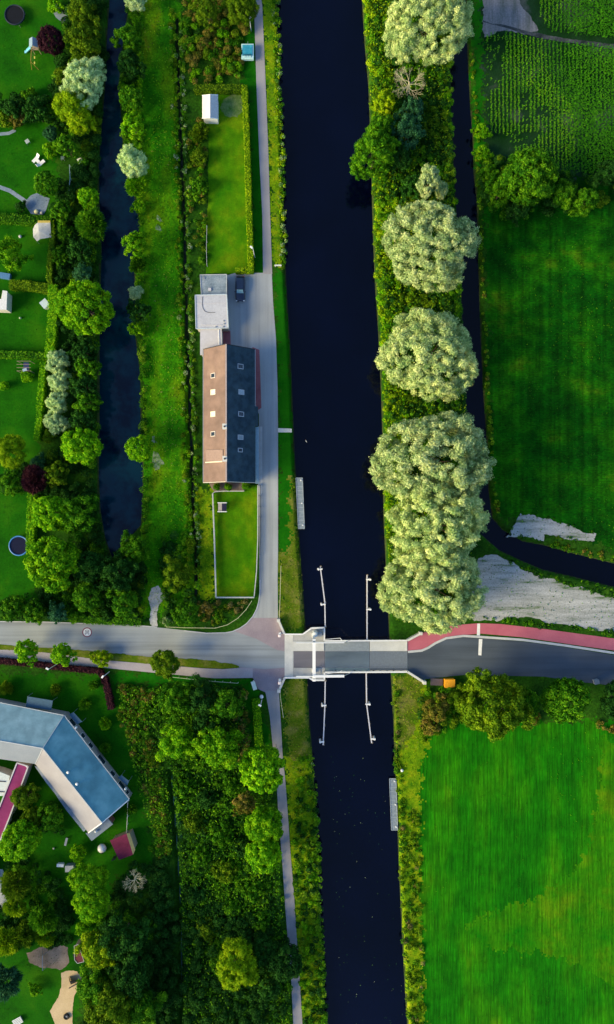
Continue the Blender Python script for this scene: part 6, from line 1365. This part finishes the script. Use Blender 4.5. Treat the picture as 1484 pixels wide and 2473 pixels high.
mounds('rough_scrub', [[(480, 1450), (520, 1452), (600, 1452), (575, 1482), (545, 1502), (520, 1508), (450, 1508), (440, 1490)]], 1.2, (.3, .7), (.2, .8), ['autumn', 'straw', 'autumn', 'olive', 'green'], 'dry rusty grass in the corner inside the curving rail', 'undergrowth', 13, zone=.3)
mounds('rough_scrub', [[(395, 1300), (462, 1280), (480, 1400), (480, 1505), (395, 1505), (392, 1440)]], .7, (.5, 1.1), (.4, 1.5), ['green', 'dark', 'green', 'olive'], 'green scrub at the lower end of the meadow ditch', 'undergrowth', 14)
mounds('rough_scrub', [[(1030, 1652), (1110, 1668), (1290, 1680), (1300, 1750), (1110, 1750), (1040, 1780), (1018, 1800), (1012, 1740), (1015, 1690)]], .7, (.5, 1.1), (.5, 1.5), ['dark', 'olive', 'green', 'autumn'], 'scrub under the trees below the dark road', 'undergrowth', 15)
mounds('rough_scrub', [[(1160, 395), (1190, 380), (1260, 395), (1330, 415), (1484, 445), (1484, 470), (1420, 520), (1320, 512), (1280, 530), (1172, 520), (1158, 460)]], .55, (.6, 1.2), (.5, 1.8), ['dark', 'dark', 'green', 'dark', 'olive'], 'scrub below the maize field', 'undergrowth', 16)
mounds('rough_scrub', [[(1440, 1738), (1484, 1752), (1560, 1790), (1560, 1808), (1484, 1775), (1425, 1745)]], 1.5, (.3, .6), (.3, .7), ['straw', 'autumn', 'yellow'], 'dry yellow weeds at the right edge of the south field', 'undergrowth', 17)
mounds('rough_scrub', [[(288, 1650), (370, 1660), (372, 1760), (388, 1860), (404, 1960), (410, 2060), (385, 2070), (366, 1960), (346, 1880), (312, 1800), (284, 1720)]], .9, (.4, .9), (.5, 1.3), ['olive', 'olive', 'autumn', 'green', 'olive'], 'curving band of brownish willow scrub beside the school grass', 'undergrowth', 18, zone=.4)
mounds('rough_scrub', [[(560, 1668), (596, 1668), (604, 1760), (606, 1850), (580, 1850), (572, 1760)]], 1.0, (.4, .8), (.4, 1.1), ['autumn', 'straw', 'green'], 'rusty weeds at the right edge of the wood', 'undergrowth', 19, zone=.4)
M_WEED = [(418, 30), (428, 30), (432, 200), (436, 300), (440, 420), (446, 520), (450, 700), (455, 852), (461, 1038), (468, 1200), (474, 1300), (478, 1400), (476, 1440), (490, 1440), (486, 1300), (478, 1100), (470, 850), (462, 600), (456, 400), (446, 200), (442, 30)]
mounds('ditch_herbs', [widen([(418, 30), (422, 200), (425, 300), (430, 420), (433, 520), (437, 700), (443, 852), (448, 1038), (454, 1200), (459, 1300)], 15)], 1.3, (.3, .6), (.2, .8), ['reed', 'green', 'olive', 'lime', 'white'], 'tall herbs along the left side of the meadow ditch', 'undergrowth', 20, zone=.9)
mounds('ditch_herbs', [widen([(440, 60), (441, 200), (445, 300), (449, 420), (455, 520), (458, 700), (464, 852), (470, 1038), (475, 1200), (481, 1300), (483, 1400)], 12)], 1.3, (.3, .6), (.2, .8), ['green', 'reed', 'white', 'green', 'dark'], 'tall flowering herbs along the right side of the meadow ditch', 'undergrowth', 21, zone=.9)
mounds('canal_reeds', [widen([(664, -60), (668, 60), (673, 200), (678, 300), (681, 400), (684, 560), (686, 640)], 15)], 1.6, (.25, .6), (-.3, .7), ['reed', 'green', 'yellow', 'white', 'green'], 'ragged reeds along the canal north of the road', 'reeds', 22, zone=.8, leaf=.3)
mounds('canal_reeds', [[(712, 1830), (758, 1830), (766, 1950), (773, 2100), (781, 2250), (786, 2400), (790, 2473), (792, 2560), (742, 2560), (735, 2473), (722, 2262), (708, 2059)]], 1.0, (.35, .85), (.1, 1.0), ['green', 'lime', 'reed', 'dark', 'green', 'yellow'], 'lush herbs on the west bank south of the bridge', 'undergrowth', 23, zone=.4)
mounds('canal_reeds', [widen([(757, 1840), (765, 1950), (771, 2100), (779, 2250), (784, 2400), (788, 2473)], 6)], 1.5, (.2, .4), (-.2, .3), ['white', 'reed', 'green'], 'pale flowering reeds at the water edge south of the bridge', 'reeds', 24, zone=.9, leaf=.24)
mounds('canal_reeds', [widen([(952, 1650), (957, 1750), (962, 1850), (968, 1950), (973, 2100), (980, 2250), (987, 2400), (992, 2473)], 14), [(975, 1960), (1014, 1960), (1020, 2200), (1026, 2473), (1028, 2560), (998, 2560), (985, 2300)]], .9, (.25, .7), (-.1, .7), ['reed', 'yellow', 'olive', 'green', 'straw'], 'yellow green reeds on the east bank below the bridge', 'reeds', 25, zone=.6)
mounds('ditch_herbs', [widen([(1140, 130), (1146, 250), (1151, 330), (1156, 420), (1162, 520), (1166, 640), (1172, 800), (1178, 950), (1188, 1060), (1194, 1180), (1205, 1245)], 8)], 1.4, (.25, .55), (-.1, .5), ['green', 'olive', 'reed', 'autumn'], 'herbs along the right side of the long ditch', 'undergrowth', 26, zone=.8)
mounds('ditch_herbs', [widen([(1176, 1312), (1204, 1336), (1258, 1362), (1310, 1384), (1380, 1400), (1484, 1426)], 7), widen([(1330, 1312), (1400, 1330), (1484, 1350)], 18), widen([(1270, 1376), (1320, 1394), (1380, 1412), (1484, 1438)], 12)], 1.3, (.2, .5), (-.1, .35), ['green', 'dark', 'green', 'olive', 'autumn'], 'herbs along the bending ditch', 'undergrowth', 27)
mounds('ditch_herbs', [[(1290, 1502), (1380, 1510), (1484, 1520), (1484, 1536), (1400, 1524), (1300, 1512)], [(1170, 1488), (1290, 1500), (1310, 1515), (1165, 1500)]], 1.3, (.25, .6), (.1, .4), ['dark', 'green', 'dark'], 'dark weeds between the pale ground and the red path', 'undergrowth', 28)
mounds('ditch_herbs', [widen([(x+14, y) for x, y in LDITCH[:-1]], 10)], 1.0, (.35, .8), (.1, .9), ['teal', 'dark', 'green', 'teal'], 'blue green herbs along the ditch in the wood', 'undergrowth', 29)
fuzz('meadow_grass', [REG[0][1]], 5.0, .38, .22, ['grass', 'lime', 'reed', 'straw', 'grass'], 'uneven meadow grass between channel and ditch', 'grass', 1, weights=[3, 2, 2, .5, 3], avoid=[widen(DITCH, 10)])
fuzz('meadow_grass', [[(1012, 1830), (1030, 1775), (1110, 1745), (1440, 1740), (1560, 1780), (1560, 2560), (1030, 2560), (1014, 2100)]], 1.6, .24, .12, ['grass', 'grass', 'lime', 'reed'], 'short bright grass of the south field', 'grass', 2, weights=[4, 3, 1, .3], zone=.05)
fuzz('meadow_grass', [[(1172, 520), (1182, 900), (1195, 1200), (1225, 1240), (1300, 1262), (1484, 1330), (1560, 1340), (1560, 480), (1400, 520)]], 2.0, .28, .16, ['grass', 'dark', 'green', 'lime'], 'dark grass of the east field', 'grass', 3, weights=[3, 2.5, 2, .5], zone=.06)
fuzz('verge_grass', [REG[5][1], REG[6][1]], 7.0, .30, .25, ['reed', 'yellow', 'green', 'straw'], 'yellow green verge grass beside towpath and lawn', 'grass', 4)
fuzz('verge_grass', [REG[8][1], REG[9][1], REG[12][1]], 6.0, .28, .14, ['olive', 'green', 'straw', 'grass'], 'thin dry grass on the banks beside the bridge', 'grass', 5, weights=[2, 2, 1.4, 2])
fuzz('verge_grass', [REG[10][1], REG[11][1]], 6.0, .32, .3, ['reed', 'green', 'yellow', 'straw'], 'tall grass on the banks south of the bridge', 'grass', 6)
fuzz('garden_grass', [[(0, 40), (110, 60), (140, 300), (130, 500), (125, 860), (95, 1060), (85, 1450), (0, 1450)], [(0, 1625), (245, 1640), (330, 1850), (370, 2050), (280, 2100), (180, 2300), (0, 2473)]], 2.2, .24, .08, ['grass', 'grass', 'dark'], 'short dark grass of the gardens', 'grass', 7)
def maize():
    """rows of maize: every plant a rosette of arching leaves"""
    r = np.random.default_rng(5); A = [P2(*p) for p in [(1285, -90), (1800, -90), (1800, 130), (1484, 96), (1390, 86), (1330, 78), (1300, 40)]]; B = [P2(*p) for p in [(1174, 90), (1220, 82), (1300, 98), (1484, 124), (1800, 170), (1800, 470), (1484, 428), (1350, 415), (1245, 372), (1225, 330), (1178, 320)]]
    hol = [[P2(*p) for p in q] for q in ([(1176, 84), (1215, 84), (1212, 210), (1176, 225)], [(1255, 230), (1272, 225), (1280, 300), (1262, 310)], [(1290, 262), (1345, 270), (1345, 288), (1288, 282)], [(1178, 325), (1300, 320), (1290, 352), (1178, 360)])]
    C, T_ = [], []
    x0 = P2(1172, 0)[0]; x1 = P2(1800, 0)[0]; yt = P2(0, -90)[1]; yb = P2(0, 470)[1]; n = int((x1-x0)/.73)
    for i in range(n):
        ys = np.arange(yb, yt, .30)+r.normal(0, .05, len(np.arange(yb, yt, .30))); xs = x0+i*.73+(yt-ys)*.012+r.normal(0, .05, len(ys))
        k = inpoly(xs, ys, A) | inpoly(xs, ys, B)
        for h in hol: k &= ~(inpoly(xs, ys, h) & (r.random(len(xs)) < .75))
        xs, ys = xs[k], ys[k]; vig = np.clip(.74+(xs-x0)/90+.15*np.sin(ys*.3+i*.2), .5, 1.25)
        for l in range(6):
            a = r.uniform(0, 6.28, len(xs)); L = vig*r.uniform(.20, .36, len(xs))*np.where(xs > x0+15, 1.5, 1.0); z = vig*(.5+.22*l)*.8
            C.append(np.column_stack([xs+np.cos(a)*L*.5, ys+np.sin(a)*L*.5, z, a, L]))
    C = np.concatenate(C); n = len(C); a = C[:, 3]; L = C[:, 4]; c = C[:, :3]
    t = unit(np.column_stack([np.cos(a), np.sin(a), r.uniform(-.3, .5, n)])); b = np.column_stack([-np.sin(a), np.cos(a), np.zeros(n)])
    V = np.empty((n, 4, 3)); V[:, 0] = c-t*L[:, None]/2; V[:, 1] = c+b*.085; V[:, 2] = c+t*L[:, None]/2; V[:, 3] = c-b*.085
    o = bpy.data.objects.new('maize_crop', quadmesh('maize_crop', V, [LM['maize']], r.random(n)*np.where(C[:, 0] > x0+14+3*np.sin(C[:, 1]*.2), .45, 1.0))); COL.objects.link(o); tag(o, 'rows of young maize in the top right field', 'maize', kind='stuff')
fuzz('sand_weeds', [[(1165, 1345), (1262, 1374), (1484, 1440), (1560, 1460), (1560, 1540), (1300, 1500), (1165, 1500)], [(1225, 1298), (1255, 1240), (1440, 1290), (1432, 1308)]], 1.1, .30, .12, ['dark', 'green', 'teal'], 'sparse weeds on the pale sandy ground', 'weeds', 40, elong=1.8)
mounds('sand_weeds', [widen([(1165, 1344), (1204, 1341), (1262, 1374), (1314, 1396), (1384, 1412), (1484, 1440)], 7), widen([(1226, 1298), (1240, 1270), (1255, 1240), (1330, 1252), (1392, 1274), (1440, 1288)], 6), widen([(1432, 1308), (1320, 1294), (1310, 1306), (1240, 1294)], 7)], 1.0, (.15, .42), (.05, .3), ['green', 'dark', 'grass', 'olive'], 'low tufts along the edges of the sandy ground', 'weeds', 41, leaf=.22)
maize()
def floating():
    r = np.random.default_rng(12); n = 110; py = r.uniform(1830, 2560, n); px = 800+(py-1830)*.04+r.random(n)**1.5*150; q = np.array([P2(a, b) for a, b in zip(px, py)]); c = np.column_stack([q, np.full(n, -.885)])
    V = leafquads(c, unit(np.column_stack([r.normal(0, .03, (n, 2)), np.ones(n)])), r.uniform(.08, .24, n), r.uniform(.06, .14, n), r); o = bpy.data.objects.new('floating_leaves', quadmesh('floating_leaves', V, [LM['white'], LM['teal']], r.random(n), r.integers(0, 2, n))); COL.objects.link(o); tag(o, 'scattered leaves floating on the lower canal', 'leaves', kind='stuff')
floating()
